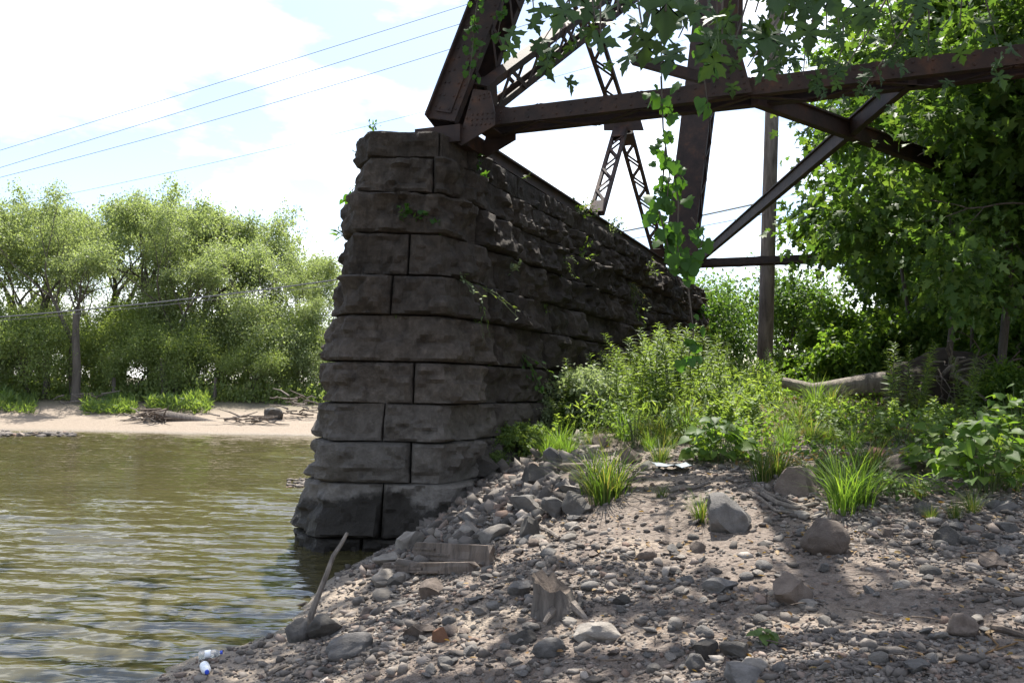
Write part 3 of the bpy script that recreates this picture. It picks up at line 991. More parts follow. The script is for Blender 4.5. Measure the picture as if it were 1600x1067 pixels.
# ------------------------------------------------------------------ rocks, rubble, driftwood
import bmesh
def rock_mesh(name, seed, sub, mat, cuts=9, rough=.10, lo=.50, hi=.86, smooth_angle=38):
    bm = bmesh.new()
    bmesh.ops.create_icosphere(bm, subdivisions=sub, radius=1)
    rr = random.Random(seed)
    planes = []
    for _ in range(cuts):
        v = Vector((rr.gauss(0, 1), rr.gauss(0, 1), rr.gauss(0, 1))).normalized()
        planes.append((v, rr.uniform(lo, hi)))
    off = Vector((rr.uniform(-99, 99), rr.uniform(-99, 99), rr.uniform(-99, 99)))
    for v in bm.verts:
        c = v.co
        for n, d in planes:
            k = c.dot(n) - d
            if k > 0: c -= n * k
        c += c.normalized() * (noise.fractal(c * 1.6 + off, 1, 2.1, 4) * rough + noise.noise(c * 7 + off) * rough * .25)
    xs = [max(abs(v.co[i]) for v in bm.verts) for i in range(3)]
    for v in bm.verts:
        v.co = Vector((v.co.x / xs[0] * .5, v.co.y / xs[1] * .5, v.co.z / xs[2] * .5))
    me = bpy.data.meshes.new(name)
    bm.to_mesh(me); bm.free()
    me.shade_smooth(); me.set_sharp_from_angle(angle=math.radians(smooth_angle))
    me.materials.append(mat)
    return me

MATS = {'g': M_ROCK, 'p': M_ROCKPALE, 'b': M_ROCKBROWN, 'r': M_ROCKRUST, 'd': M_ROCKDARK}
def boulder(px, py, w, h, mat, shape, label, yaw=None, depth=.95, tilt=(0, 0), name='boulder', group='boulders on the bank', sink=.22, sub=4):
    """px, py: the middle of its foot in the photo; w, h: size in photo pixels."""
    p = ground_at(px, py)
    k = p.y / FPX
    W, H = w * k * 1.05, h * k * .86
    rr = random.Random(int(px * 7 + py))
    cuts, rough, lo = {'ang': (13, .10, .40), 'round': (5, .15, .66), 'slab': (12, .08, .42)}[shape]
    me = rock_mesh(name, int(px * 13 + py), sub, MATS[mat], cuts, rough, lo)
    o = obj(name, me, None, (p.x, p.y + W * depth * .35, p.z + H * (.5 - sink)))
    o.scale = (W, W * depth, H * (1 + sink))
    o.rotation_euler = (tilt[0], tilt[1], rr.uniform(-.4, .4) if yaw is None else yaw)
    return tag(o, label, name.replace('_', ' '), group)

boulder(1153, 834, 84, 74, 'g', 'ang', 'big grey boulder with a cracked flat top, beside the small bright grass tuft', -.3, .9, (.05, .12))
boulder(1298, 866, 76, 66, 'b', 'round', 'rounded pinkish brown boulder in front of the dark grass clump', .3, .85, (0, -.15))
boulder(1237, 950, 74, 78, 'b', 'ang', 'squarish upright brown boulder standing alone on the gravel', .1, .8)
boulder(1512, 1000, 50, 46, 'b', 'round', 'rounded brown boulder in the sun patch at the right edge of the bank', .5, .8, (.1, .2))
boulder(541, 1030, 76, 44, 'g', 'round', 'smooth long dark grey boulder lying near the two bottles', .35, .6, (0, -.22))
boulder(500, 1000, 60, 48, 'd', 'ang', 'dark hollow-looking boulder at the foot of the leaning stick', -.5, .8)
boulder(465, 1004, 42, 46, 'g', 'round', 'grey upright boulder left of the leaning stick', .2, .7)
boulder(641, 858, 54, 52, 'p', 'ang', 'pale pointed block against the dark foot of the pier', .4, .7, (0, -.1))
boulder(607, 886, 52, 30, 'p', 'ang', 'pale low block at the water edge below the pier', -.2, .8)
boulder(672, 936, 38, 40, 'b', 'ang', 'small square brown boulder just below the two planks', .3, .9)
boulder(690, 1004, 30, 36, 'r', 'slab', 'rust orange upright flat stone among the grey pebbles', .1, .45)
boulder(771, 846, 56, 34, 'p', 'slab', 'flat topped pale block on the rubble above the planks', -.25, .9)
boulder(726, 842, 40, 28, 'p', 'slab', 'flat pale slab between the pier foot and the planks', .3, .9)
boulder(828, 842, 32, 52, 'd', 'ang', 'dark upright stone with a narrow pale face, tangled in roots', .2, .7)
boulder(822, 800, 60, 46, 'g', 'ang', 'large grey wedge of stone sloping up towards the rubble', -.5, .8, (0, -.3))
boulder(873, 808, 56, 46, 'g', 'ang', 'blue grey block left of the grass tuft, in front of others', .3, .8)
boulder(905, 806, 52, 52, 'd', 'ang', 'dark grey block half under the bright grass tuft', -.2, .8)
boulder(835, 762, 48, 48, 'd', 'ang', 'dark flat topped boulder on the rubble below the shrub', .25, .8)
boulder(866, 729, 36, 38, 'g', 'ang', 'pointed grey boulder topmost in the rubble below the shrub', .5, .8)
boulder(900, 738, 62, 26, 'b', 'slab', 'long tan slab lying behind the bright grass tuft', -.6, .6)
boulder(888, 776, 44, 30, 'p', 'ang', 'tan block wedged among grey boulders beside the grass tuft', .2, .8)
boulder(940, 702, 28, 30, 'b', 'ang', 'brown pointed rock poking up among the weeds', .1, .8, sub=3)
boulder(984, 728, 40, 40, 'b', 'ang', 'brown rock at the edge of the weeds by the grey sheet', .4, .8)
boulder(1246, 778, 66, 60, 'b', 'ang', 'earthy brown wedge of rock above the twigs and roots', -.5, .9, (.1, -.3))
boulder(1203, 748, 34, 26, 'g', 'ang', 'small grey rock beside the yellowish grass tuft', .2, .8, sub=3)
boulder(1376, 726, 44, 34, 'r', 'slab', 'reddish slab jutting out of the leafy ground cover', .4, .7, (.2, .2))
boulder(1418, 742, 66, 40, 'b', 'ang', 'purplish brown rock half hidden by the leafy ground cover', -.3, .7)
boulder(1492, 856, 48, 40, 'd', 'ang', 'dark rock with a pale top under the broad leaved plants', .3, .9)
boulder(1578, 800, 54, 22, 'g', 'slab', 'long flat slab under the plants at the right edge', .05, .6)
boulder(1576, 832, 40, 26, 'g', 'slab', 'grey oval slab below the long flat slab on the right', -.3, .7)
boulder(884, 918, 0.1, 0.1, 'g', 'ang', 'x', sub=1) if False else None
boulder(936, 1006, 74, 46, 'p', 'ang', 'pale triangular block in front of the stump', -.3, .8)
boulder(860, 1028, 56, 34, 'g', 'round', 'rounded grey boulder at the bottom below the stump', .2, .7)
boulder(815, 1008, 46, 26, 'd', 'ang', 'low dark stone left of the stump near the bottom', .1, .7)
boulder(812, 932, 38, 36, 'g', 'ang', 'sharp pale-edged stone just left of the stump', -.4, .8)
boulder(902, 960, 34, 24, 'd', 'ang', 'dark stone touching the right side of the stump', .3, .8)
boulder(970, 948, 30, 22, 'd', 'ang', 'small dark wedge stone right of the stump', .6, .8, sub=3)
boulder(1108, 1034, 46, 48, 'd', 'ang', 'dark three-cornered stone near the green seedling', .1, .7)
boulder(1152, 1034, 48, 36, 'd', 'ang', 'dark leaning stone beside the green seedling', -.4, .7, (0, .3))
boulder(1181, 1050, 46, 28, 'p', 'round', 'pale rounded stone at the bottom edge below the seedling', 0, .8)
boulder(1168, 1078, 90, 50, 'g', 'ang', 'broad grey boulder cut by the bottom edge of the photo', .2, .8)
boulder(1088, 1052, 30, 34, 'g', 'round', 'small upright grey stone left of the seedling', .2, .7, sub=3)
boulder(1130, 926, 56, 26, 'g', 'slab', 'flat grey slab lying alone on the open gravel', -.15, .7)
boulder(1408, 920, 34, 18, 'p', 'slab', 'pale flat stone in the shade on the right gravel', .1, .7, sub=3)
boulder(1010, 876, 42, 26, 'b', 'ang', 'brown lump of stone in the middle of the path', .3, .7)
boulder(600, 915, 46, 28, 'p', 'ang', 'cream stone catching the sun at the water edge', .3, .8)
boulder(650, 1000, 44, 30, 'b', 'slab', 'tilted brown slab left of the rust orange stone', .5, .7, (0, -.3))
boulder(1560, 890, 46, 30, 'b', 'ang', 'sunlit reddish block near the right edge', .4, .8)
boulder(1440, 1052, 52, 26, 'g', 'ang', 'grey block at the bottom right corner beside the dry stalks', .1, .8)
boulder(1015, 735, 26, 18, 'p', 'round', 'small pale stone at the edge of the path by the grass', 0, .8, sub=3)

# loose stones: singly placed, of a few shared shapes
STONES = []
for i in range(14):
    m = [M_ROCK, M_ROCKPALE, M_ROCK, M_ROCKBROWN, M_ROCK, M_ROCKPALE, M_ROCKDARK][i % 7]
    STONES.append((rock_mesh('stone', 900 + i, 2, m, 11 if i % 3 else 3, .07, .45), ['grey', 'pale', 'grey', 'brown', 'grey', 'pale', 'dark'][i % 7], 'flat' if i % 3 else 'rounded'))
cnt = 0
ZONES = [(470, 860, 860, 1060, 95, 'between the water and the stump'), (660, 690, 900, 860, 60, 'on the rubble against the pier'), (860, 840, 1240, 1060, 60, 'on the gravel below the path'),
         (1180, 790, 1600, 900, 45, 'below the grassy slope on the right'), (1240, 890, 1600, 1060, 26, 'on the sunlit gravel on the right')]
for x0, y0, x1, y1, n, where in ZONES:
    made = 0
    while made < n:
        px, py = random.uniform(x0, x1), random.uniform(y0, y1)
        if py < 1000 - (px - 470) * .75 and px < 700: continue
        if y0 == 690 and py < 870 - (px - 640) * .72: continue
        p = ground_at(px, py)
        if p.z < .03: continue
        me, colr, shp = random.choice(STONES)
        s = random.choice((14, 16, 18, 20, 24, 28, 34)) * p.y / FPX
        o = obj('stone', me, None, (p.x, p.y, p.z + s * .10))
        flat = random.uniform(.30, .6) if shp == 'flat' else random.uniform(.5, .75)
        o.scale = (s, s * random.uniform(.6, 1), s * flat)
        o.rotation_euler = (random.gauss(0, .25), random.gauss(0, .25), random.uniform(0, 6.28))
        tag(o, f'loose {shp} {colr} stone lying {where}', 'stone', f'loose {shp} {colr} stones {where}')
        made += 1

# pebbles and shards: nobody could count them
def pebble_protos(n=18):
    out = []
    for i in range(n):
        bm = bmesh.new(); bmesh.ops.create_icosphere(bm, subdivisions=1, radius=1)
        rr = random.Random(4000 + i)
        V = np.array([v.co[:] for v in bm.verts]); F = np.array([[v.index for v in f.verts] for f in bm.faces]); bm.free()
        if i % 2: V = V + np.random.default_rng(i).normal(0, .20, V.shape)
        for _ in range(7):
            nn = np.array([rr.gauss(0, 1) for _ in range(3)]); nn /= np.linalg.norm(nn)
            d = rr.uniform(.35, .8)
            k = np.maximum(V @ nn - d, 0); V = V - k[:, None] * nn
        V *= np.array([1, rr.uniform(.55, .95), rr.uniform(.28, .6)])
        out.append((V * .5, F))
    return out
PB_ = pebble_protos()
ico0 = None
def scatter_pebbles(name, xy, size, protos, label, wild=.22):
    Z = height(xy[:, 0], xy[:, 1])
    keep = Z > .015
    xy, size, Z = xy[keep], size[keep], Z[keep]
    Vs, Fs, base = [], [], 0
    pick = rng.integers(0, len(protos), len(xy))
    for i, (BV, BF) in enumerate(protos):
        k = np.nonzero(pick == i)[0]
        if not len(k): continue
        n = len(k)
        yaw = rng.uniform(0, 6.28, n)
        tip = np.stack([np.cos(yaw), np.sin(yaw), rng.normal(0, wild, n)], 1)
        nrm = np.stack([rng.normal(0, wild, n), rng.normal(0, wild, n), np.ones(n)], 1)
        R = frames(tip, nrm)
        V = np.einsum('nij,kj->nki', R, BV) * size[k][:, None, None] + np.stack([xy[k, 0], xy[k, 1], Z[k] + size[k] * .07], 1)[:, None, :]
        Vs.append(V.reshape(-1, 3)); Fs.append((BF[None] + (np.arange(n) * len(BV))[:, None, None] + base).reshape(-1, 3)); base += n * len(BV)
    return tag(obj(name, np_mesh(name, np.concatenate(Vs), np.concatenate(Fs), M_PEBBLE)), label, name, None, 'stuff')
def bank_points(n, dens):
    # even over the picture rather than over the ground: pick sight-lines and keep those on the near bank
    d = rng.uniform(0, 1, n) ** 1.0
    y = 3.6 * (17 / 3.6) ** d
    x = rng.uniform(-.62, 1.15, n) * y
    w = dens(x, y)
    k = rng.uniform(0, 1, n) < w
    return np.stack([x[k], y[k]], 1)
def dens_pebble(x, y):
    z = height(x, y, False)
    c = .70 + .8 * fbm(x * .8, y * .8, 71) + .35 * sstep(3, -1, x - .2 * y)
    c = c * (1 - .75 * sstep(1.28, 1.55, z)) * (.22 * sstep(-.02, .04, z) + .78 * sstep(.10, .26, z))
    path = np.exp(-((x - np.interp(y, [3.6, 4.6, 6.5, 8, 10.5, 13], [2.6, 2.2, .9, 1.25, 1.9, 3.2])) / (.10 * y)) ** 2)
    c = c * (1 - .72 * path)
    edge = 1 - .8 * sstep(.0, .5, fbm(x * .55 + 9, y * .55, 77) + .25 * (y < 5.2) + .1)
    return np.clip(c * edge, 0, 1)
xy = bank_points(250000, dens_pebble)
sz = np.clip(rng.lognormal(-3.42, .50, len(xy)), .010, .095) * (xy[:, 1] / 6.5) ** .6
sz = np.where(rng.uniform(0, 1, len(sz)) < .09, np.clip(sz * 2.3, .04, .14), sz)
scatter_pebbles('pebbles', xy, sz, PB_, 'pebbles and stone shards strewn over the bank')
# broken stone piled on the slope against the pier
def in_poly(px, py, poly):
    r = np.zeros(len(px), bool)
    for (xa, ya), (xb, yb) in zip(poly, poly[1:] + poly[:1]):
        c = ((ya > py) != (yb > py)) & (px < (xb - xa) * (py - ya) / ((yb - ya) or 1e-9) + xa)
        r ^= c
    return r
def proj_np(x, y, z):
    q = np.stack([x, y, z - EYE.z], -1)
    d = q @ np.array(FWD)
    return 800 + FPX * (q @ np.array(RGT)) / d, 533.5 - FPX * (q @ np.array(UPV)) / d
n = 12000
xy = np.stack([rng.uniform(-2.0, 1.8, n), rng.uniform(7.4, 13.2, n)], 1)
ppx, ppy = proj_np(xy[:, 0], xy[:, 1], height(xy[:, 0], xy[:, 1]))
xy = xy[in_poly(ppx, ppy, [(560, 905), (640, 845), (735, 768), (800, 712), (860, 684), (930, 690), (915, 790), (800, 850), (650, 905)])][:2600]
n = len(xy)
sz = np.clip(rng.lognormal(-2.35, .6, n), .035, .34)
scatter_pebbles('rubble', xy, sz, PB_, 'broken pale stone heaped on the slope beside the pier', .55)

# leaning stick, planks, stump, bottles, sheet, sticks --------------------------------
def stick(pts, r0, r1, label, mat=M_DRIFT, name='stick', cat='stick', group=None, n=7):
    mb = MB()
    k = len(pts)
    mb.tube(pts, [r0 + (r1 - r0) * i / (k - 1) for i in range(k)], n, True, .12)
    return mb.build_at(name, mat, pts[0], label, cat, group, True)
b = ground_at(484, 990)
y0 = b.y
stick([b - UPZ * .08, at(486, 962, y0), at(497, 930, y0 + .05), at(510, 898, y0 + .12), at(521, 868, y0 + .16), at(533, 850, y0 + .2), at(543, 832, y0 + .24)], .028, .014, 'thin bare stick leaning upright out of the rocks at the water edge')
def ground_stick(pix, r0, r1, label, mat=M_DRIFT, lift=.5, name='stick', cat='stick', group='sticks on the ground'):
    pts = [ground_at(x, y) + UPZ * (r0 * lift + .01 * (i % 2)) for i, (x, y) in enumerate(pix)]
    return stick(pts, r0, r1, label, mat, name, cat, group)
ground_stick([(418, 1058), (432, 1050), (447, 1042)], .017, .012, 'short forked driftwood stick in the sand near the bottom')
ground_stick([(447, 1050), (458, 1046), (469, 1039)], .010, .006, 'thin twig beside the short driftwood stick')
ground_stick([(432, 968), (445, 958), (462, 950), (478, 946)], .02, .012, 'dark wet stick lying along the water edge', M_ROOT)
ground_stick([(1530, 925), (1552, 930), (1576, 932), (1600, 937)], .018, .012, 'dark curved stick on the gravel at the right edge', M_ROOT)
ground_stick([(1545, 985), (1570, 993), (1600, 1000)], .02, .014, 'dark stick behind the round brown boulder on the right', M_ROOT)
ground_stick([(1532, 985), (1545, 998), (1560, 1010), (1552, 1022), (1520, 1034)], .006, .004, 'pale dry curling stalk at the bottom right', M_DRY)
ground_stick([(1480, 1040), (1510, 1030), (1545, 1022), (1590, 1012)], .006, .004, 'pale straight dry stalk at the bottom right', M_DRY)
ground_stick([(1008, 912), (1035, 914), (1062, 918)], .010, .006, 'thin reddish twig on the open gravel', M_ROOT)
ground_stick([(900, 1048), (915, 1052), (930, 1060)], .007, .005, 'thin dark twig at the bottom of the gravel', M_ROOT)
ground_stick([(1046, 770), (1065, 766), (1085, 764), (1110, 758)], .026, .016, 'brown stick lying across the path')
ground_stick([(1180, 758), (1200, 778), (1230, 786), (1262, 800)], .022, .012, 'bleached root running below the earthy brown rock', M_DRIFT)
ground_stick([(1190, 775), (1215, 792), (1245, 796), (1280, 792)], .026, .014, 'bleached root nearest the big grey boulder', M_DRIFT)
ground_stick([(1170, 770), (1190, 784), (1212, 800), (1240, 806)], .018, .010, 'thin bleached root among the stones by the big boulder', M_DRIFT)
ground_stick([(830, 845), (845, 850), (852, 868), (858, 888)], .03, .016, 'gnarled grey root clinging to the dark upright stone', M_DRIFT)
ground_stick([(826, 822), (842, 828), (860, 834), (874, 846)], .028, .014, 'thick gnarled root among the grey boulders', M_DRIFT)

def plank(pa, pb, wide, thick, label, seed, lift):
    a, b = ground_at(*pa), ground_at(*pb)
    a = a + UPZ * lift; b = b + UPZ * lift * .6
    rr = random.Random(seed)
    ax = (b - a).normalized(); sd = UPZ.cross(ax).normalized(); up = ax.cross(sd)
    root = empty('plank', a, label, 'plank', 'planks on the rubble')
    rows = 4
    mb = MB()
    N = 16
    V, F = [], []
    prof = [(-1, -1), (-.35, -1), (.3, -1), (1, -1), (1, .5), (.55, .95), (.1, .8), (-.4, 1), (-1, .8)]
    for i in range(N):
        f = i / (N - 1)
        c = a.lerp(b, f)
        for j, (u, v) in enumerate(prof):
            jit = rr.uniform(-.12, .12)
            V.append(c + up * (u * wide / 2) * (1 + jit * .15) + sd * (v * thick / 2 + noise.noise(Vector((f * 5, j * 3.1, seed))) * .022) + ax * (rr.uniform(-.06, .06) if i in (0, N - 1) else 0))
    m = len(prof)
    for i in range(N - 1):
        for j in range(m):
            F.append((i * m + j, i * m + (j + 1) % m, (i + 1) * m + (j + 1) % m, (i + 1) * m + j))
    F += [tuple(range(m - 1, -1, -1)), tuple((N - 1) * m + j for j in range(m))]
    mb.add(V, F); mb.build('board', M_PLANK, root)
    for q in range(3):
        s = MB(); o_ = up * (wide * (.2 - .25 * q)) - sd * (thick * .5 + .006)
        s.bar(a.lerp(b, .04 * q) + o_, a.lerp(b, .3 + .2 * q) + o_, up, .018, .012); s.build('splinter', M_PLANK, root)
plank((652, 876), (772, 880), .17, .06, 'upper weathered plank propped on edge across the rubble', 3, .085)
plank((606, 893), (738, 893), .09, .10, 'lower split plank half buried in the pebbles', 5, .035)

p = ground_at(880, 964)
root = empty('tree_stump', p, 'weathered grey broken stump standing in the gravel', 'tree stump')
V, F = [], []
K = 22; ROWS = 9
k = p.y / FPX
for i in range(ROWS):
    f = i / (ROWS - 1)
    for j in range(K):
        a = 2 * math.pi * j / K
        ridge = abs(math.sin(a * 5.5 + .7 * noise.noise(Vector((a, f * 2, 1))))) * .12
        r = (.155 - .035 * f + .04 * (1 - f) ** 3) * (1 + ridge - .06 + .12 * noise.noise(Vector((math.cos(a) * 2, math.sin(a) * 2, f * 2))))
        top = .25 + .045 * math.cos(a - 2.6) + .035 * noise.noise(Vector((math.cos(a) * 3, math.sin(a) * 3, 9)))
        V.append(p + Vector((math.cos(a) * r - .07 * f, .10 + math.sin(a) * r, -.08 + f * top)))
for i in range(ROWS - 1):
    for j in range(K):
        F.append((i * K + j, i * K + (j + 1) % K, (i + 1) * K + (j + 1) % K, (i + 1) * K + j))
mb = MB(); mb.add(V, F); mb.build('bark', M_STUMP, root, True, 60)
cv = [V[(ROWS - 1) * K + j] for j in range(K)]
c = sum(cv, Vector()) / K - UPZ * .10
mb = MB(); mb.add(cv + [c], [(j, (j + 1) % K, K) for j in range(K)]); mb.build('broken_top', M_ROOT, root)
for a0 in (.2, 1.3, 2.6, 4.2, 5.4):
    d = Vector((math.cos(a0), math.sin(a0), 0))
    q = p + Vector((0, .10, 0))
    pts = [q + d * .09 + UPZ * .05, q + d * .16 + UPZ * .02, q + d * .25 - UPZ * .02]
    mb = MB(); mb.tube(pts, [.04, .025, .012], 7); mb.build('root', M_DRIFT, root, True)

def lathe(mb, o, ax, prof, n=14):
    ax = Vector(ax).normalized(); u = ax.orthogonal().normalized(); v = ax.cross(u)
    V = [o + ax * t + (u * math.cos(2 * math.pi * k / n) + v * math.sin(2 * math.pi * k / n)) * r for t, r in prof for k in range(n)]
    F = [(i * n + k, i * n + (k + 1) % n, (i + 1) * n + (k + 1) % n, (i + 1) * n + k) for i in range(len(prof) - 1) for k in range(n)]
    F += [tuple(range(n - 1, -1, -1)), tuple((len(prof) - 1) * n + k for k in range(n))]
    mb.add(V, F)
def bottle(px, py, ax, L, r, body, cap, label):
    p = ground_at(px, py) + UPZ * (r * .9)
    root = empty('plastic_bottle', p, label, 'bottle', 'plastic bottles by the water')
    ax = Vector(ax).normalized(); o = p - ax * L / 2
    mb = MB(); lathe(mb, o, ax, [(0, r * .8), (L * .03, r), (L * .2, r), (L * .22, r * .93), (L * .25, r), (L * .5, r), (L * .53, r * .93), (L * .56, r), (L * .68, r), (L * .80, r * .7), (L * .88, r * .4), (L * .9, r * .4)]); mb.build('body', body, root, True)
    mb = MB(); lathe(mb, o, ax, [(L * .26, r * 1.015), (L * .49, r * 1.015)]); mb.build('label', M_LABEL, root, True)
    mb = MB(); lathe(mb, o, ax, [(L * .89, r * .46), (L * .99, r * .46), (L, r * .40)]); mb.build('cap', cap, root, True)
bottle(321, 1052, (.42, -.80, -.02), .14, .031, M_PLASTIC, M_BLUECAP, 'white plastic bottle with a blue cap lying on the wet sand')
bottle(329, 1027, (.9, .30, .05), .16, .028, M_CLEAR, M_BLUECAP, 'clear crushed plastic bottle lying beside the white one')
p = ground_at(1048, 738)
V = [p + Vector(((i % 5 - 2) * .085 + .02 * random.random(), (i // 5 - 1) * .13 + .03 * random.random(), .05 + .045 * random.random())) for i in range(15)]
F = [(r * 5 + c, r * 5 + c + 1, r * 5 + c + 6, r * 5 + c + 5) for r in range(2) for c in range(4)]
V2 = [v - UPZ * .006 for v in V]
mb = MB(); mb.add(V, F); mb.add(V2, [f[::-1] for f in F]); mb.build_at('plastic_sheet', M_SHEET, p, 'crumpled grey plastic sheet lying on the path below the weeds', 'plastic sheet')

# fallen log and its upturned root mass
la_, lb2 = ground_at(1225, 600, 8), None
yl = 14.0
pts = [at(1222, 597, yl + .5), at(1248, 603, yl + .4), at(1270, 610, yl + .3), at(1310, 606, yl + .1), at(1360, 600, yl), at(1420, 596, yl - .2), at(1450, 592, yl - .3)]
root = empty('fallen_log', pts[3] - UPZ * .2, 'fallen grey tree log lying on the slope with its root mass upturned', 'log')
mb = MB(); mb.tube(pts, [.09, .10, .12, .15, .19, .22, .24], 14, True, .06); mb.build('trunk', M_LOG, root, True)
mb = MB(); mb.tube([pts[2], pts[2] + Vector((-.16, .02, -.12)), pts[2] + Vector((-.30, -.05, -.32))], [.07, .05, .03], 8); mb.build('branch_stub', M_LOG, root, True)
# soil plate
cen = at(1480, 600, 13.0)
bm = bmesh.new(); bmesh.ops.create_icosphere(bm, subdivisions=4, radius=1)
for v in bm.verts:
    c = v.co.copy()
    v.co = Vector((c.x * .92, c.y * .42, c.z * .64)) * (1 + .16 * noise.fractal(c * 2.2, 1, 2, 4) + .05 * noise.noise(c * 9)) + cen - Vector((0, 0, .12))
me = bpy.data.meshes.new('soil_plate'); bm.to_mesh(me); bm.free(); me.materials.append(plainmat('root_soil', (.035, .026, .02), .95, 0, .6, 9)); me.shade_smooth()
me.transform(Matrix.Translation(-root.location)); obj('soil_plate', me, root)
for i in range(80):
    a = random.uniform(0, 6.28); e = random.uniform(-1, 1)
    d = Vector((math.cos(a) * .9, -.35 - .4 * random.random(), math.sin(a) * .7)).normalized()
    p0 = cen + Vector((math.cos(a) * .75 * (q_ := random.uniform(.2, 1)), -.46 + .2 * q_, math.sin(a) * .55 * q_ - .12))
    pts = [p0]
    dd = d.copy()
    for k in range(5):
        dd = (dd + Vector((random.gauss(0, .5), random.gauss(-.02, .35), random.gauss(-.25, .4)))).normalized()
        pts.append(pts[-1] + dd * random.uniform(.08, .2))
    r = random.choice((.012, .016, .022, .035))
    mb = MB(); mb.tube(pts, [r * (1 - .14 * j) for j in range(6)], 6); mb.build('root', M_ROOT if i % 2 else M_DRIFT, root, True)
pts = [at(1492, 586, 12.2), at(1515, 602, 12.0), at(1542, 626, 11.7)]
stick(pts, .03, .018, 'pale bare stick leaning against the upturned root mass', M_DRIFT, group='sticks on the ground')
ground_stick([(1440, 660), (1480, 655), (1540, 657)], .05, .03, 'thick dark branch lying below the upturned root mass', M_ROOT)
ground_stick([(1455, 648), (1500, 645), (1545, 648)], .045, .03, 'second dark branch just behind, under the root mass', M_ROOT)
# ------------------------------------------------------------------ trees
def grow(mb, p, d, L, r, lvl, maxl, tips, rr, spread=.6, up=.15, kids=(2, 3), shrink=.72, nseg=4, droop=0.0, crook=.10):
    pts, rad = [p.copy()], [r]
    dd = d.normalized()
    for i in range(nseg):
        dd = (dd + Vector((rr.gauss(0, crook), rr.gauss(0, crook), rr.gauss(0, crook) + (up - droop * lvl) * .25))).normalized()
        pts.append(pts[-1] + dd * L / nseg)
        rad.append(r * (1 - .38 * (i + 1) / nseg))
    mb.tube(pts, rad, max(4, 9 - 2 * lvl), lvl >= maxl)
    if lvl >= maxl:
        for q in pts[2:]: tips.append((q, dd.copy(), pts[0]))
        return
    if lvl >= maxl - 2 and lvl > 0 and rr.random() < .6: tips.append((pts[-2], dd.copy(), pts[0]))
    n = rr.randint(*kids)
    a0 = rr.uniform(0, 6.28)
    u = dd.orthogonal().normalized(); v = dd.cross(u)
    for k in range(n):
        a = a0 + 2 * math.pi * k / n + rr.gauss(0, .35)
        s = spread * rr.uniform(.6, 1.25)
        nd = dd * math.cos(s) + (u * math.cos(a) + v * math.sin(a)) * math.sin(s)
        src = pts[-1] if k < 2 or lvl == 0 else pts[-2]
        grow(mb, src, nd, L * shrink * rr.uniform(.8, 1.15), rad[-1] * rr.uniform(.62, .85), lvl + 1, maxl, tips, rr, spread, up, kids, shrink, nseg, droop, crook)

def leaves_at(name, tips, per, sig, size, shape, mat, droop=.5, twig=.35, gaps=0.0):
    if gaps: tips = [t for t in tips if noise.noise(t[0] * .75 + Vector((7, 3, 1))) > gaps - .5]
    C = np.array([t[0][:] for t in tips]); D = np.array([t[1][:] for t in tips])
    C, D = np.repeat(C, per, 0), np.repeat(D, per, 0)
    n = len(C)
    # leaves hang on short twigs round each tip
    tw = max(1, per // 7)
    tipv = rng.normal(0, 1, (len(tips) * tw, 3)); tipv /= np.linalg.norm(tipv, axis=1, keepdims=True)
    which = np.repeat(np.arange(len(tips)), per) * tw + rng.integers(0, tw, n)
    tv = tipv[which]
    dist = rng.uniform(.15, 1, (n, 1)) * sig * 1.9
    pos = C + tv * dist * np.array([1, 1, .8]) + rng.normal(0, sig * .22, (n, 3))
    tip = tv * .7 + rng.normal(0, .6, (n, 3)) + np.array([0, 0, -droop])
    nrm = rng.normal(0, .55, (n, 3)) + np.array([0, 0, 1.0])
    return leaf_field(name, shape, pos, tip, nrm, size * rng.uniform(.7, 1.25, n), mat)

def tree_copy(src, loc, rz, s, label, group=None, sz=None):
    r = src.copy(); col.objects.link(r)
    r.location = loc; r.rotation_euler = (0, 0, rz); r.scale = (s, s, sz or s)
    r['label'] = label
    if group: r['group'] = group
    for ch in src.children:
        c = ch.copy(); col.objects.link(c); c.parent = r
    return r

def make_tree(name, label, cat, group, seed, trunkL, r, lvls, spread, per, sig, size, shape, lmat, bmat, up=.2, kids=(2, 3), shrink=.74, lean=(0, 0), droop=0.0, crook=.1, multi=1, gaps=0.0):
    rr = random.Random(seed)
    root = empty(name, (0, 0, 0), label, cat, group)
    mb, tips = MB(), []
    for k in range(multi):
        d = Vector((lean[0] + (rr.gauss(0, .35) if multi > 1 else 0), lean[1] + (rr.gauss(0, .35) if multi > 1 else 0), 1))
        grow(mb, Vector((0, 0, -.25)), d, trunkL, r, 0, lvls, tips, rr, spread, up, kids, shrink, 5, droop, crook)
    me = py_mesh('trunk', mb.V, mb.F, bmat, True)
    obj('trunk', me, root)
    obj('crown', leaves_at('crown', tips, per, sig, size, shape, lmat, .5, gaps=gaps), root)
    zmax = max(t[0].z for t in tips) + sig
    root['_h'] = zmax
    root['_r'] = float(np.quantile([math.hypot(t[0].x, t[0].y) for t in tips], .995)) + sig * 1.1
    return root

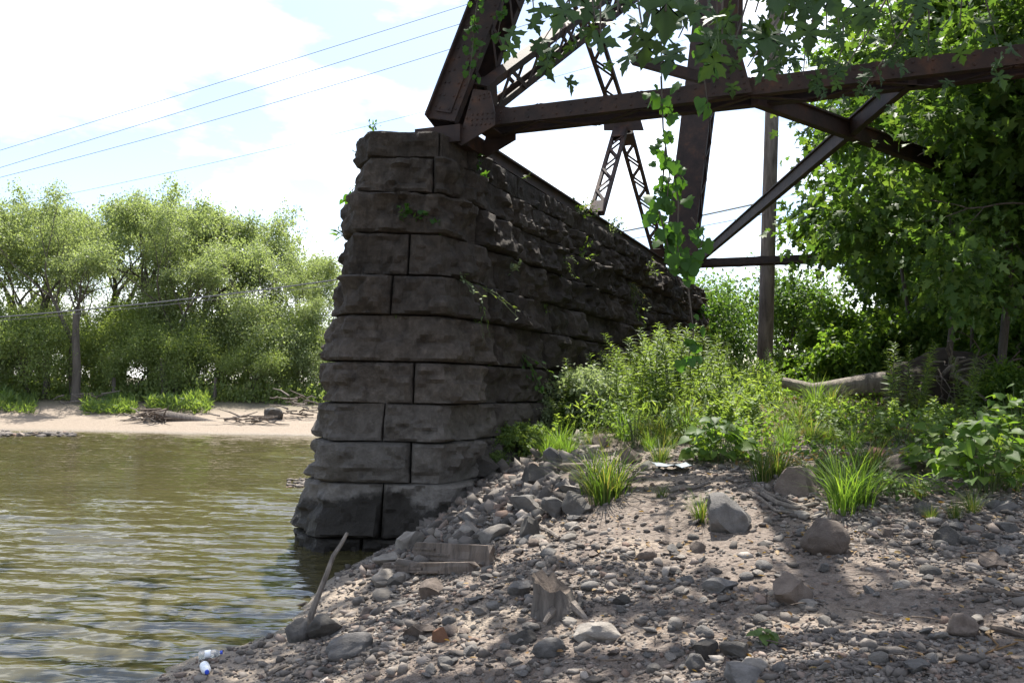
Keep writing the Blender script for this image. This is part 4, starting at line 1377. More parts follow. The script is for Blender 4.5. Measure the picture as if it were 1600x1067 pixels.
# far bank: tall pale cottonwoods, bushy trees under them
FARG, BUSHG = 'tall cottonwoods across the river', 'bushy trees under the cottonwoods'
protos = []
for i, (tl, sp, kids, lean) in enumerate([(4.2, .50, (2, 3), (.02, 0)), (3.6, .55, (2, 3), (-.22, .0)), (4.6, .42, (2, 3), (.14, 0)), (3.2, .6, (2, 3), (.30, 0)), (3.9, .48, (2, 3), (-.05, .1))]):
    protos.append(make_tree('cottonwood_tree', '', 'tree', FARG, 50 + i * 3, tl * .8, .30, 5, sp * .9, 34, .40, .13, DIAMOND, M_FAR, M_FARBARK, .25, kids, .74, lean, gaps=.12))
bush = []
for i in range(3):
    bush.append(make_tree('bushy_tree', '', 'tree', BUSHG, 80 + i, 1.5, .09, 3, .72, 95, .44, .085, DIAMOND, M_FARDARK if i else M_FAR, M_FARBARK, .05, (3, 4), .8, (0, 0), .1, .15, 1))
FT = [(-120, 41, 305, 0, 'off to the far left'), (-45, 39, 300, 1, 'cut by the left edge of the photo'), (22, 40, 312, 3, 'leftmost but one, with bare limbs reaching left'), (78, 42, 318, 1, 'forked low, leaning left over the grass'),
      (118, 38, 292, 0, 'with the thick bare straight lower trunk'), (178, 42, 288, 2, 'the tallest, right of the thick bare trunk'), (238, 44, 300, 4, 'slender, with two upright dark limbs'), (282, 40, 318, 0, 'above the root end of the beached log'),
      (335, 43, 322, 3, 'leaning right behind the beached log'), (372, 45, 345, 2, 'slim, right of the leaning one'), (418, 41, 372, 1, 'with a rounded crown, above the driftwood'), (462, 44, 380, 4, 'second to the left of the pier'),
      (160, 46, 296, 4, 'filling the dip left of the tallest'), (12, 47, 305, 4, 'set far back at the left edge'), (300, 46, 308, 4, 'slim, left of the leaning one'),
      (60, 48, 345, 2, 'set back behind the left ones'), (150, 49, 350, 0, 'set back behind the thick bare trunk'), (260, 49, 352, 4, 'set back behind the beached root end'), (350, 49, 375, 0, 'set back behind the leaning one'), (440, 49, 405, 2, 'set back above the driftwood'),
      (508, 41, 412, 0, 'nearest to the pier edge in the photo'), (560, 43, 430, 2, 'hidden mostly behind the pier')]
def far_place(src, first, px, d, ytop, label, rz, left=None):
    if left is not None:                      # stand so far right that the crown starts here
        zt = at(left, ytop, d).z; px = left
        for _ in range(3):
            sc = (zt - gz(at(px, 600, d).x, d)) / src['_h'] * .95
            px = left + src['_r'] * sc / d * FPX
    z0 = gz(at(px, 600, d).x, d)
    p = at(px, 600, d)
    ztop = at(px, ytop, d).z
    s = (ztop - z0) / src['_h']
    if first:
        src.location = (p.x, d, z0); src.rotation_euler = (0, 0, rz); src.scale = (s * .95, s * .95, s); src['label'] = label
    else:
        tree_copy(src, (p.x, d, z0), rz, s * .95, label, None, s)
used = set()
for i, (px, d, yt, k, lab) in enumerate(FT):
    far_place(protos[k], k not in used, px, d, yt, 'tall pale green cottonwood across the river, ' + lab, random.uniform(-.3, .3) + (0 if k not in used else random.choice((0, .5, -.5))))
    used.add(k)
BT = [(-60, 38, 470, 0), (12, 39.5, 435, 1), (50, 38, 470, 2), (95, 43, 450, 0), (150, 44, 445, 1), (165, 40, 500, 2), (208, 39, 480, 1), (240, 41, 425, 0), (285, 42, 440, 1), (312, 39, 500, 2), (345, 44, 450, 1), (385, 40.5, 440, 0), (398, 38.5, 520, 2), (430, 43, 455, 1), (455, 39.5, 500, 0), (490, 40, 480, 2), (520, 42, 460, 1), (72, 46, 455, 1), (190, 47, 450, 2), (300, 47, 455, 1), (420, 47, 455, 2)]
BL = ['off to the far left', 'tall and dark at the left edge', 'in front, behind the tall grass on the left', 'left of the thick bare trunk', 'behind the thick bare trunk', 'low, right of the thick bare trunk', 'with a white trunk in front of it',
      'big pale dome above the root end of the beached log', 'dark, behind the beached log', 'low, over the middle of the beached log', 'deep in shade right of the beached log', 'big pale dome with long leaning limbs', 'low and bright, right of the beached log', 'tall, behind the driftwood heap', 'pale, over the driftwood heap', 'low beside the pier edge', 'half hidden by the pier',
      'far back on the left in shade', 'far back in shade behind the white trunk', 'far back behind the big dome', 'far back near the pier']
used = set()
for i, (px, d, yt, k) in enumerate(BT):
    far_place(bush[k], k not in used, px, d, yt, 'bushy tree across the river, ' + BL[i], random.uniform(0, 6.28))
    used.add(k)
# bare foreground trunks among the bushes
for px, d, w, yt, lab in [(118, 36.6, 12, 490, 'thick straight bare tree trunk across the river, greyish'), (70, 37.5, 10, 560, 'leaning grey tree trunk across the river at the left'), (176, 37, 7, 590, 'thin white bare tree trunk across the river'), (257, 37.5, 11, 560, 'grey tree trunk behind the root end of the beached log'), (272, 38, 9, 570, 'second grey trunk behind the beached log'), (295, 38.5, 11, 560, 'dark tree trunk behind the middle of the beached log'), (332, 37, 6, 590, 'thin pale tree trunk right of the beached log')]:
    p = at(px, 640, d); p.z = gz(p.x, d) - .2
    q = at(px + random.uniform(-4, 6), yt, d + .2)
    r = w / 2 * d / FPX
    mb = MB(); mb.tube([p, p.lerp(q, .15), p.lerp(q, .4) + Vector((.05, 0, 0)), p.lerp(q, .7), q], [r * 1.5, r * 1.1, r, r * .9, r * .75], 10, True, .04)
    o = mb.build_at('bare_trunk', M_FARBARK, p, lab, 'tree trunk', 'bare trunks across the river', True)
# bank weeds of the far shore
def weed_mass(name, regs, n, hgt, shape, size, mat, label):
    X, Y, H = [], [], []
    for (px0, px1, d0, d1, w) in regs:
        m = int(n * w)
        d = rng.uniform(d0, d1, m); px = rng.uniform(px0, px1, m)
        X.append((px - 800) / FPX * d); Y.append(d); H.append(np.full(m, 1.0))
    X, Y = np.concatenate(X), np.concatenate(Y)
    clump = np.clip(fbm(X * .8, Y * .8, 91) * 1.4 + .55, .08, 1)
    Z = height(X, Y) + rng.uniform(0, 1, len(X)) ** 1.3 * hgt * clump
    tip = rng.normal(0, .55, (len(X), 3)) + np.array([0, 0, .8])
    nrm = rng.normal(0, 1, (len(X), 3)) + np.array([0, -.2, .3])
    return tag(obj(name, leaf_field(name, shape, np.stack([X, Y, Z], 1), tip, nrm, size * rng.uniform(.6, 1.3, len(X)), mat)), label, name.replace('_', ' '), None, 'stuff')
weed_mass('undergrowth', [(-150, 600, 36.8, 44, 1)], 30000, 1.3, DIAMOND, .16, M_FARDARK, 'dark undergrowth at the foot of the far trees')
weed_mass('bank_grass', [(-150, 60, 33.6, 37, .45), (135, 215, 34, 36.5, .3), (235, 330, 34.5, 37, .25)], 7000, .6, LANCE, .30, M_WEED, 'tall yellowish grass on the far beach')

# beached log, root end and driftwood across the river
d = 32.6
zb = gz(at(330, 655, d).x, d)
pts = [at(x, y, d + .6 * i * .1) for i, (x, y) in enumerate([(245, 651), (262, 650), (300, 655), (330, 661), (358, 664)])]
root = empty('beached_log', pts[1] - UPZ * .2, 'long bare log with a dark root end beached across the river', 'log')
mb = MB(); mb.tube(pts, [.26, .20, .17, .14, .10], 10, True, .08); mb.build('trunk', M_DRIFT, root, True)
for i in range(22):
    p0 = pts[0] + Vector((random.uniform(-.5, .4), random.uniform(-.3, .3), random.uniform(-.25, .3)))
    dd = Vector((random.gauss(-.3, .6), random.gauss(-.2, .4), random.gauss(.1, .5))).normalized()
    q = [p0]
    for k in range(3):
        dd = (dd + Vector((random.gauss(0, .4), random.gauss(0, .4), random.gauss(-.1, .3)))).normalized(); q.append(q[-1] + dd * random.uniform(.15, .35))
    mb = MB(); mb.tube(q, [.05, .04, .025, .012], 5); mb.build('root', M_ROOT, root, True)
def driftpile(px0, px1, y, d, n, label, tall):
    c = at((px0 + px1) / 2, y, d); c.z = gz(c.x, d)
    root = empty('driftwood_heap', c, label, 'driftwood', 'driftwood heaps across the river')
    w = (px1 - px0) / FPX * d
    for i in range(n):
        a = Vector((c.x + random.uniform(-.5, .5) * w, d + random.uniform(-.5, .5), c.z + random.uniform(.02, tall)))
        dd = Vector((random.choice((-1, 1)), random.gauss(0, .4), random.gauss(0, .22))).normalized() * random.uniform(.3, 1.0)
        mb = MB(); mb.tube([a, a + dd * .5 + UPZ * random.uniform(-.06, .1), a + dd], [.035, .028, .014], 5); mb.build('driftwood_branch', M_DRIFT if i % 3 else M_ROOT, root, True)
driftpile(345, 430, 664, 32.4, 26, 'tangle of driftwood at the thin end of the beached log', .25)
driftpile(435, 492, 650, 34.0, 30, 'grey brush heap on the far beach beside the pier', .9)
driftpile(100, 175, 628, 36.0, 18, 'driftwood lying at the edge of the far trees on the left', .5)
driftpile(200, 250, 660, 32.4, 14, 'low driftwood left of the beached root end', .25)
p = at(428, 640, 33.6); p.z = gz(p.x, 33.6)
rockm = rock_mesh('dark_stump', 77, 3, M_ROCKDARK, 4, .25)
o = obj('upturned_stump', rockm, None, p + UPZ * .15); o.scale = (.9, .6, .75); o.rotation_euler = (.3, .5, 0)
tag(o, 'dark upturned stump on the far beach left of the brush heap', 'stump')
# rock bars in the water
def rockbar(px0, px1, y0, y1, n, label, smin, smax):
    X, Y, S = [], [], []
    V, F, b = [], [], 0
    for i in range(n):
        px, py = random.uniform(px0, px1), random.uniform(y0, y1)
        dd = ray(px, py); t = -EYE.z / dd.z
        q = EYE + dd * t
        BV, BF = PB_[i % len(PB_)]
        s = random.uniform(smin, smax)
        a = random.uniform(0, 6.28)
        R = np.array([[math.cos(a), -math.sin(a), 0], [math.sin(a), math.cos(a), 0], [0, 0, 1]])
        V.append((BV @ R.T) * s + np.array([q.x, q.y, s * .06])); F.append(BF + b); b += len(BV)
    tag(obj('rock_bar', np_mesh('rock_bar', np.concatenate(V), np.concatenate(F), M_PEBBLE)), label, 'rock bar', None, 'stuff')
rockbar(-60, 112, 676, 682, 110, 'low bar of broken rock in the shallows at the far left', .15, .5)
rockbar(448, 492, 748, 762, 60, 'small rocks in the shallows beside the pier', .06, .22)
# ------------------------------------------------------------------ near bank trees
WOODG = 'maples on the wooded bank'
def near_tree(seed, label, trunkL=2.4, r=.13, lvls=4, spread=.55, per=26, sig=.30, size=.125, lmat=None, kids=(2, 3), up=.12, lean=(0, 0), crook=.12, droop=.03, name='maple_tree', shape=None, cat='tree', group=WOODG, shrink=.76, gaps=.30):
    return make_tree(name, label, cat, group, seed, trunkL, r, lvls, spread, per, sig, size, shape or MAPLE_LOW, lmat or M_MAPLE, M_BARK, up, kids, shrink, lean, droop, crook, 1, gaps)
NP = [near_tree(201, '', 2.6, .11, 4, .6, 76, .46, .14, lean=(-.12, -.05)), near_tree(204, '', 2.5, .10, 4, .65, 76, .46, .14, lean=(.05, -.1), droop=.05), near_tree(209, '', 2.3, .10, 4, .7, 54, .46, .14, kids=(3, 3), droop=.08)]
NT = [(1500, 11.2, 30, 2, 'low maple spreading its leaves below the bridge chord', 1.1), (1600, 10.8, 175, 2, 'low maple nearest the camera at the right edge, below the chord', 3.7),
      (1480, 13.6, -150, 0, 'young maple with a thin dark trunk rising behind the upturned root mass', 0.2), (1575, 12.4, -140, 1, 'young maple at the right edge in front of the dark wood', 1.2), (1445, 17.5, 60, 2, 'bushy maple whose low branches reach over the fallen log', 0.3),
      (1400, 20.5, 60, 2, 'maple at the left edge of the wood, closest to the wooden pole', 2.3), (1660, 13.5, -120, 2, 'maple cut off by the right edge of the photo', 1.9), (1460, 21, -60, 1, 'maple deep in the wood behind the root mass', 2.9), (1540, 19, -60, 2, 'maple deep in the wood near the right edge', 3.4),
      (1420, 27, 180, 2, 'maple far back in the wood behind the log', .7), (1620, 24, 0, 0, 'maple far back in the wood at the right edge', 4.0), (1500, 28, 60, 2, 'maple farthest back in the middle of the wood', 5.0), (1340, 29, 370, 2, 'low dark maple standing behind the wooden pole to its right', 1.5),
      (1385, 15.5, -110, 2, 'leafy maple whose twigs touch the wooden pole', 4.4), (1450, 14.8, 270, 2, 'low maple filling the dark gap above the root mass', 3.1), (1530, 15.6, 230, 2, 'low maple in the dark behind the broad leaves', 2.2), (1610, 15.0, 200, 2, 'low maple in the dark at the right edge', 5.2), (1760, 16, -100, 1, 'maple off to the right of the wood', 2.2), (1720, 22, -50, 2, 'maple back on the far right of the wood', 3.0)]
used = set()
LEFT = {'bushy maple whose': 1335, 'maple at the left edge of the wood': 1325, 'maple far back in the wood behind the log': 1360, 'low dark maple': 1325, 'leafy maple whose': 1232, 'low maple filling': 1390, 'maple deep in the wood behind': 1400, 'low maple in the dark behind': 1430, 'maple farthest back': 1400, 'low maple spreading': 1262, 'young maple with': 1290, 'young maple at': 1330, 'low maple nearest': 1400}
for px, d, yt, k, lab, rz in NT:
    lf = [v for q, v in LEFT.items() if lab.startswith(q)]
    far_place(NP[k], k not in used, px, d, yt, lab, rz, lf[0] if lf else None); used.add(k)
# lone pale tree beyond the pole
lone = make_tree('round_tree', 'round pale tree standing alone beyond the wooden pole', 'tree', None, 231, 1.0, .12, 4, .75, 130, .38, .075, OVAL, M_MAPLE, M_BARK, .05, (3, 3), .8, (0, 0), .05, .15)
far_place(lone, True, 1192, 36, 415, lone['label'], .4)
# bushes under the wood
UB = [make_tree('understory_bush', '', 'bush', 'leafy bushes under the maples', 240 + i, .5, .03, 3, .8, 34, .17, .085, OVAL if i else HEART, M_UNDER, M_STEM, .1, (3, 4), .85, (0, 0), .0, .2) for i in range(2)]
UT = [(1340, 16.5, 505, 0, 'bright yellow green bush behind the fallen log', 0), (1392, 16, 515, 1, 'bright bush between the fallen log and the root mass', 1), (1290, 20, 470, 1, 'tall narrow vine-covered bush right of the wooden pole', 2), (1300, 17.5, 540, 0, 'bush just above the thin end of the fallen log', 3), (1425, 15.5, 480, 1, 'bush in half shade beside the root mass', 4),
      (1240, 22, 545, 0, 'low bush at the foot of the wooden pole', 5), (1570, 11.5, 560, 1, 'dark bush at the right edge behind the broad leaves', 2.5), (1510, 15, 500, 0, 'dark bush behind the upturned roots', 1.5), (1590, 14, 480, 1, 'dark bush deep at the right edge', .5), (1450, 18, 470, 0, 'dark bush deep in the wood behind the log', .9), (1380, 21, 470, 1, 'dark bush in the wood far behind the log', 2.9), (1545, 17, 470, 0, 'dark bush in the wood far behind the roots', 3.9)]
used = set()
for px, d, yt, k, lab, rz in UT:
    far_place(UB[k], k not in used, px, d, yt, lab, rz); used.add(k)
# dark stems among the leaves
for px, d, w, y0_, y1_, dx, lab in [(1478, 13.2, 9, 560, 40, 14, 'thin dark leaning trunk in front of the wood, left of two'), (1560, 12.6, 12, 560, -40, 22, 'dark trunk at the right edge of the wood'), (1420, 15.8, 6, 560, 260, -18, 'slim dark stem above the fallen log'), (1520, 14.5, 5, 560, 100, -26, 'slim dark stem between two thicker trunks')]:
    p = at(px, y0_ + 60, d); p.z = gz(p.x, d) - .1
    q = at(px + dx, y1_, d + .1); r = w / 2 * d / FPX
    m1, m2 = p.lerp(q, .33) + Vector((.10, 0, 0)), p.lerp(q, .66) - Vector((.06, 0, 0))
    mb = MB(); mb.tube([p, p.lerp(q, .1), m1, m2, q], [r * 1.4, r * 1.1, r, r * .85, r * .6], 9, True, .05)
    mb.build_at('sapling_trunk', M_BARK, p, lab, 'tree trunk', 'dark stems in the wood', True)

# the big maple overhead: its trunk stands outside the frame to the right, limbs reach over the bank
OM = empty('overhanging_maple', (6.2, 4.4, gz(6.2, 4.4)), 'big maple leaning over the bank with large leaves hanging above the bridge chord', 'tree')
base = OM.location.copy()
rr = random.Random(31)
mb = MB(); tips = []
fork = base + Vector((-.7, .8, 4.2))
mb.tube([base - UPZ * .4, base + Vector((-.1, .1, .4)), base + Vector((-.3, .35, 2.0)), fork], [.50, .36, .30, .26], 14, True, .05)
mb.build('trunk', M_BARK, OM, True)
mb = MB()
LIMBS = [((-3.6, 9.6), 1.0), ((-1.6, 8.4), 1.0), ((.2, 10.6), 1.1), ((2.6, 11.8), 1.0), ((5.2, 10.8), 1.0), ((-2.4, 11.6), 1.2), ((5.6, 12.4), 1.0), ((-4.8, 11.4), 1.2), ((3.4, 6.6), 1.0), ((-.4, 7.0), 1.0), ((-3.6, 7.8), 1.1)]
for (lx, ly), hh in LIMBS:
    end = Vector((lx, ly, 2 + .4725 * ly + .95 + .7 * hh))
    mid = fork.lerp(end, .5) + UPZ * .7
    pts = [fork, fork.lerp(mid, .5) + Vector((rr.gauss(0, .2), rr.gauss(0, .2), .2)), mid, mid.lerp(end, .5) + Vector((rr.gauss(0, .2), rr.gauss(0, .2), .1)), end]
    mb.tube(pts, [.15, .12, .09, .065, .045], 7)
    for q, s in ((pts[3], 1.0), (end, 1.0)):
        for k in range(3):
            a = rr.uniform(0, 6.28)
            grow(mb, q, Vector((math.cos(a), math.sin(a), .10)), 1.15 * s, .035, 0, 1, tips, rr, .6, .05, (2, 3), .8, 3, 0, .15)
def in_view_margin(t, lo):
    q = t[0]
    return q.z - (2 + .4725 * q.y + .12 * max(0, q.x - 1.0) * 0) > lo
tips = [t for t in tips if in_view_margin(t, 1.3)]
mb.build('branches', M_BARK, OM, True)
crown = leaves_at('crown', tips, 14, .31, .15, MAPLE_LOW, M_MAPLE, .4)
crown.transform(Matrix.Translation(-OM.location))
obj('crown', crown, OM)

# sprays of large leaves hanging into the frame: every leaf its own object
LEAFM = []
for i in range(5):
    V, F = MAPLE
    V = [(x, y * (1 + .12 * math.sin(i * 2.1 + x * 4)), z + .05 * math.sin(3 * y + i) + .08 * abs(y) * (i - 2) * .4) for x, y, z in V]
    LEAFM.append(np_mesh('leaf', V, F, M_MAPLESHADE))
def put_leaf(me, parent, p, tip, nrm, s, name='leaf'):
    o = bpy.data.objects.new(name, me); col.objects.link(o); o.parent = parent
    tip = tip.normalized(); y = nrm.cross(tip).normalized(); z = tip.cross(y)
    M = Matrix(((tip.x * s, y.x * s, z.x * s, 0), (tip.y * s, y.y * s, z.y * s, 0), (tip.z * s, y.z * s, z.z * s, 0), (0, 0, 0, 1)))
    o.matrix_local = Matrix.Translation(p - parent.location) @ M
    return o
twigs = MB()
def spray(px, py, d, n, size, reach, drop=.35, top=None):
    c = at(px, py, d)
    up_ = c + Vector((rr.uniform(-.2, .5), rr.uniform(-.1, .3), .55 + reach))
    twigs.tube([up_, up_.lerp(c, .5) + Vector((.05, 0, .05)), c], [.012, .008, .004], 5)
    for i in range(max(3, int(n * (.66 if px < 1170 else .95)))):
        f = rr.uniform(0, 1)
        q = up_.lerp(c, f * .9 + .1) if f > .5 else c
        q = q + Vector((rr.gauss(0, reach), rr.gauss(0, reach * .6), rr.gauss(0, reach * .55)))
        tip = Vector((rr.gauss(0, .55), rr.gauss(-.1, .5), -1 + rr.gauss(0, .35)))
        nrm = Vector((rr.gauss(0, .5), -.75 + rr.gauss(0, .5), .6 + rr.gauss(0, .35)))
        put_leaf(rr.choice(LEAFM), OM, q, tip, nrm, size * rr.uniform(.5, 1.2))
for px, py, d, n, s, rch in [(836, 40, 7.0, 7, .16, .20), (868, 70, 6.8, 8, .16, .18), (872, 10, 6.6, 10, .17, .22), (905, 48, 6.4, 9, .16, .18), (850, 62, 6.9, 6, .15, .15), (930, 30, 5.2, 9, .16, .20), (938, 80, 5.0, 9, .15, .16), (965, 20, 4.2, 8, .16, .16),
                             (985, 62, 4.4, 9, .15, .14), (1012, 26, 3.0, 5, .165, .09), (1040, 18, 3.0, 5, .165, .09), (1060, 60, 5.0, 7, .15, .15), (1010, 85, 5.4, 8, .15, .15), (1075, 22, 3.6, 6, .16, .12), (1120, 22, 3.7, 6, .16, .13), (1150, 60, 4.1, 8, .16, .15), (1128, 95, 4.6, 6, .15, .12),
                             (1180, 20, 4.0, 8, .16, .16), (1168, 105, 5.0, 6, .15, .12), (1225, 30, 5.2, 8, .14, .18), (1205, 95, 6.6, 7, .13, .16), (1245, 60, 7.2, 9, .13, .22), (1290, 75, 7.6, 10, .13, .25), (1300, 130, 8.0, 9, .12, .22), (1350, 60, 8.0, 10, .13, .28), (1270, 18, 4.4, 9, .16, .2), (1262, 75, 6.0, 9, .15, .2), (1310, 40, 5.6, 10, .15, .24), (1360, 25, 6.0, 10, .15, .26),
                             (1255, 118, 6.6, 8, .14, .18), (1320, 108, 7.0, 9, .14, .2), (1400, 60, 7.0, 11, .14, .3), (1450, 95, 7.2, 10, .14, .28), (1500, 40, 7.0, 11, .14, .3), (1560, 70, 7.2, 11, .14, .3), (1340, 150, 7.5, 8, .13, .2)]:
    spray(px, py, d, n, s, rch)
tag(twigs.build('twigs', M_BARK, OM, True), kind='stuff')
# ------------------------------------------------------------------ weeds, grass, vines, pole and wires
def proj(p):
    q = Vector(p) - EYE
    z = q.dot(FWD)
    return 800 + FPX * q.dot(RGT) / z, 533.5 - FPX * q.dot(UPV) / z
_grid = [(s, z) + proj(pier_pt(s, z)) for s in np.linspace(CUM[1], CUM[5] - .02, 260) for z in np.linspace(0, H1 - .02, 90)]
_garr = np.array(_grid)
def on_pier(px, py):
    k = np.argmin((_garr[:, 2] - px) ** 2 + (_garr[:, 3] - py) ** 2)
    s, z = _garr[k, 0], _garr[k, 1]
    return pier_pt(s, z), pier_n(s)

def arr(v): return np.array(v, float)
def weed_plant(name, seed, h, leaves, llen, shape, lmat, bend=.1, top=.35):
    """A single upright stem set round with narrow leaves; returned as (stem mesh, leaves mesh)."""
    rr = random.Random(seed)
    mb = MB()
    pts = [Vector((0, 0, -.05))]
    dx, dy = rr.gauss(0, bend), rr.gauss(0, bend)
    for i in range(6):
        f = (i + 1) / 6
        pts.append(Vector((dx * f * f * h, dy * f * f * h, h * f)))
    mb.tube(pts, [.008 * (1 - .75 * i / 6) * (h + .3) for i in range(7)], 4)
    P, T, N, S = [], [], [], []
    for i in range(leaves):
        f = .10 + .90 * (i / leaves) ** .9
        a = i * 2.4 + rr.gauss(0, .3)
        seg = min(5, int(f * 6)); p = pts[seg].lerp(pts[seg + 1], f * 6 - seg)
        d = Vector((math.cos(a), math.sin(a), rr.uniform(.1, .7)))
        P.append(p[:]); T.append(d[:]); N.append((rr.gauss(0, .3) - d.x * .4, rr.gauss(0, .3) - d.y * .4, 1))
        S.append(llen * (1 - .55 * f ** 3) * rr.uniform(.7, 1.2) * (.6 + .4 * min(1, f * 3)))
    lm = leaf_field('leaves', shape, arr(P), arr(T), arr(N), arr(S), lmat)
    return py_mesh('stem', mb.V, mb.F, M_STEM, True), lm
def plant_thing(meshes, loc, rz, s, label, cat, group, name, tilt=(0, 0)):
    root = empty(name, loc, label, cat, group)
    root.rotation_euler = (tilt[0], tilt[1], rz); root.scale = (s, s, s)
    for nm, me in zip(('stem', 'leaves'), meshes):
        obj(nm, me, root)
    return root
TALL = [weed_plant('tall_weed', 300 + i, 1.0, 95, .15, LANCE, M_WEED, .09) for i in range(5)]
LEAFY = [weed_plant('leafy_weed', 320 + i, .55, 50, .13, OVAL, M_WEED, .25) for i in range(4)]
TW = [(835, 1010, 12.4, 16.5, 34, .7, 1.25, 'against the pier wall behind the pale shrub'), (985, 1060, 12.5, 15.5, 30, .9, 1.5, 'in the tall middle clump before the pier'), (1040, 1130, 13, 19, 34, .7, 1.4, 'between the tall clump and the far end of the pier'),
      (1110, 1205, 15, 22, 34, .5, 1.0, 'in the sunny patch around the foot of the wooden pole'), (1230, 1330, 10, 12.5, 16, .25, .5, 'on the shaded slope below the fallen log'), (1380, 1440, 10.5, 12.5, 9, .7, 1.2, 'in front of the upturned root mass'), (1500, 1530, 10.0, 11, 4, .9, 1.2, 'right of the upturned root mass')]
k = 0
for x0, x1, d0, d1, n, s0_, s1_, where in TW:
    for i in range(n):
        d = random.uniform(d0, d1); px = random.uniform(x0, x1)
        p = at(px, 640, d)
        rel = Vector((p.x, p.y, 0)) - pier_pt(CUM[4], 0); 
        if rel.dot(BX) < .35 and rel.dot(AX) < LEN + .5: 
            p = p + BX * (.5 - rel.dot(BX))
        p.z = gz(p.x, p.y)
        plant_thing(TALL[k % 5], p, random.uniform(0, 6.28), random.uniform(s0_, s1_), 'tall narrow leaved weed standing ' + where, 'weed', 'tall weeds ' + where, 'tall_weed', (random.gauss(0, .10), random.gauss(0, .10)))
        k += 1
LW = [(820, 1000, 11.6, 13.5, 22, .6, 1.1, 'low at the foot of the pale shrub'), (960, 1140, 10.8, 13, 24, .5, 1.0, 'at the near edge of the weed bed'), (1120, 1215, 10, 16, 26, .5, 1.0, 'on the sunny rise left of the fallen log'), (1240, 1460, 8.8, 12, 30, .4, .8, 'on the slope among the grass and rocks'), (1440, 1600, 8.2, 11, 24, .4, .8, 'on the slope at the right edge')]
for x0, x1, d0, d1, n, s0_, s1_, where in LW:
    for i in range(n):
        d = random.uniform(d0, d1); px = random.uniform(x0, x1)
        p = at(px, 660, d)
        rel = Vector((p.x, p.y, 0)) - pier_pt(CUM[4], 0)
        if rel.dot(BX) < .2 and rel.dot(AX) < LEN + .5: p = p + BX * (.3 - rel.dot(BX))
        p.z = gz(p.x, p.y)
        plant_thing(LEAFY[k % 4], p, random.uniform(0, 6.28), random.uniform(s0_, s1_), 'small leafy weed growing ' + where, 'weed', 'leafy weeds ' + where, 'leafy_weed', (random.gauss(0, .2), random.gauss(0, .2)))
        k += 1
# pale feathery shrubs by the pier
def shrub(seed, px, d, ytop, ybase, lmat, shape, size, label, per=34, sig=.14):
    t = make_tree('pale_shrub', label, 'shrub', 'feathery shrubs by the pier', seed, .42, .02, 3, .75, per, sig, size, shape, lmat, M_STEM, .12, (3, 4), .86, (0, 0), 0, .2, 2)
    p = at(px, ybase, d)
    z0 = gz(p.x, p.y)
    s = (at(px, ytop, d).z - z0) / t['_h']
    t.location = (p.x, p.y, z0); t.scale = (s, s, s); t.rotation_euler = (0, 0, random.uniform(0, 6.28))
shrub(341, 905, 13.2, 565, 690, M_SILVER, OVAL, .062, 'large pale feathery shrub against the pier wall')
shrub(342, 945, 13.6, 590, 690, M_SILVER, OVAL, .06, 'pale feathery shrub just right of the largest one')
shrub(343, 812, 11.6, 655, 712, M_WEED, OVAL, .07, 'small bright leafy shrub leaning on the pier base', 18, .1)
shrub(344, 862, 12.8, 625, 690, M_SILVER, OVAL, .06, 'small pale shrub at the left foot of the largest one', 22, .12)
shrub(345, 780, 11.1, 700, 735, M_WEED, OVAL, .06, 'tiny green sprig of shrub where the rubble meets the pier', 8, .08)

# grass tufts
def grass_mesh(seed, n, h, spread, width, lmat=M_GRASS, seg=4):
    r = np.random.default_rng(seed)
    V, F = [], []
    for i in range(n):
        a = r.uniform(0, 6.28); hh = h * r.uniform(.45, 1.1)
        b = np.array([math.cos(a), math.sin(a), 0]); side = np.array([-b[1], b[0], 0])
        o = b * r.uniform(0, .22) * h; lean = r.uniform(.15, spread)
        n0 = len(V)
        for k in range(seg + 1):
            f = k / seg
            c = o + b * lean * hh * f ** 1.9 + np.array([0, 0, hh * (f - .35 * lean * f ** 3)])
            w = width * (1 - f) ** .7 * .5 + .0004
            V += [c - side * w, c + side * w]
        for k in range(seg):
            F.append((n0 + 2 * k, n0 + 2 * k + 1, n0 + 2 * k + 3, n0 + 2 * k + 2))
    return np_mesh('blades', V, F, lmat)
GR = [grass_mesh(401, 120, 1.15, 1.25, .022), grass_mesh(402, 90, 1.15, 1.5, .02), grass_mesh(403, 170, 1.0, 1.0, .012), grass_mesh(404, 130, 1.1, 1.35, .016, M_UNDER)]
def tuft(px, py, h, k, label, group='grass tufts'):
    p = ground_at(px, py)
    o = obj('grass_tuft', GR[k], None, p - UPZ * .02)
    s = h * p.y / FPX * 1.1
    o.scale = (s, s, s); o.rotation_euler = (0, 0, random.uniform(0, 6.28))
    return tag(o, label, 'grass tuft', group)
tuft(945, 786, 92, 0, 'large bright grass tuft at the edge of the grey boulders')
tuft(925, 770, 80, 1, 'grass tuft just behind the large bright one')
tuft(962, 775, 85, 1, 'right half of the large bright grass clump')
tuft(1096, 812, 48, 0, 'small bright grass tuft left of the big cracked boulder')
tuft(1122, 800, 34, 1, 'smaller grass tuft touching the big cracked boulder')
tuft(1034, 778, 30, 1, 'low grass tuft alone on the path')
tuft(1192, 752, 70, 1, 'yellowish arching grass tuft at the right of the path')
tuft(1215, 745, 60, 0, 'grass tuft right behind the yellowish arching one')
tuft(1318, 800, 100, 3, 'dark round grass clump above the rounded pinkish boulder')
tuft(1345, 790, 90, 3, 'dark grass clump, right half of the round one')
tuft(1362, 745, 70, 0, 'bright spiky grass tuft before the reddish slab')
tuft(1492, 812, 44, 2, 'fine dark grass tuft beside the dark rock')
tuft(1520, 800, 46, 2, 'fine dark grass tuft under the broad leaves')
tuft(1455, 815, 34, 2, 'thin dark grass at the foot of the leafy slope')
tuft(1590, 745, 70, 0, 'bright grass tuft at the right edge')
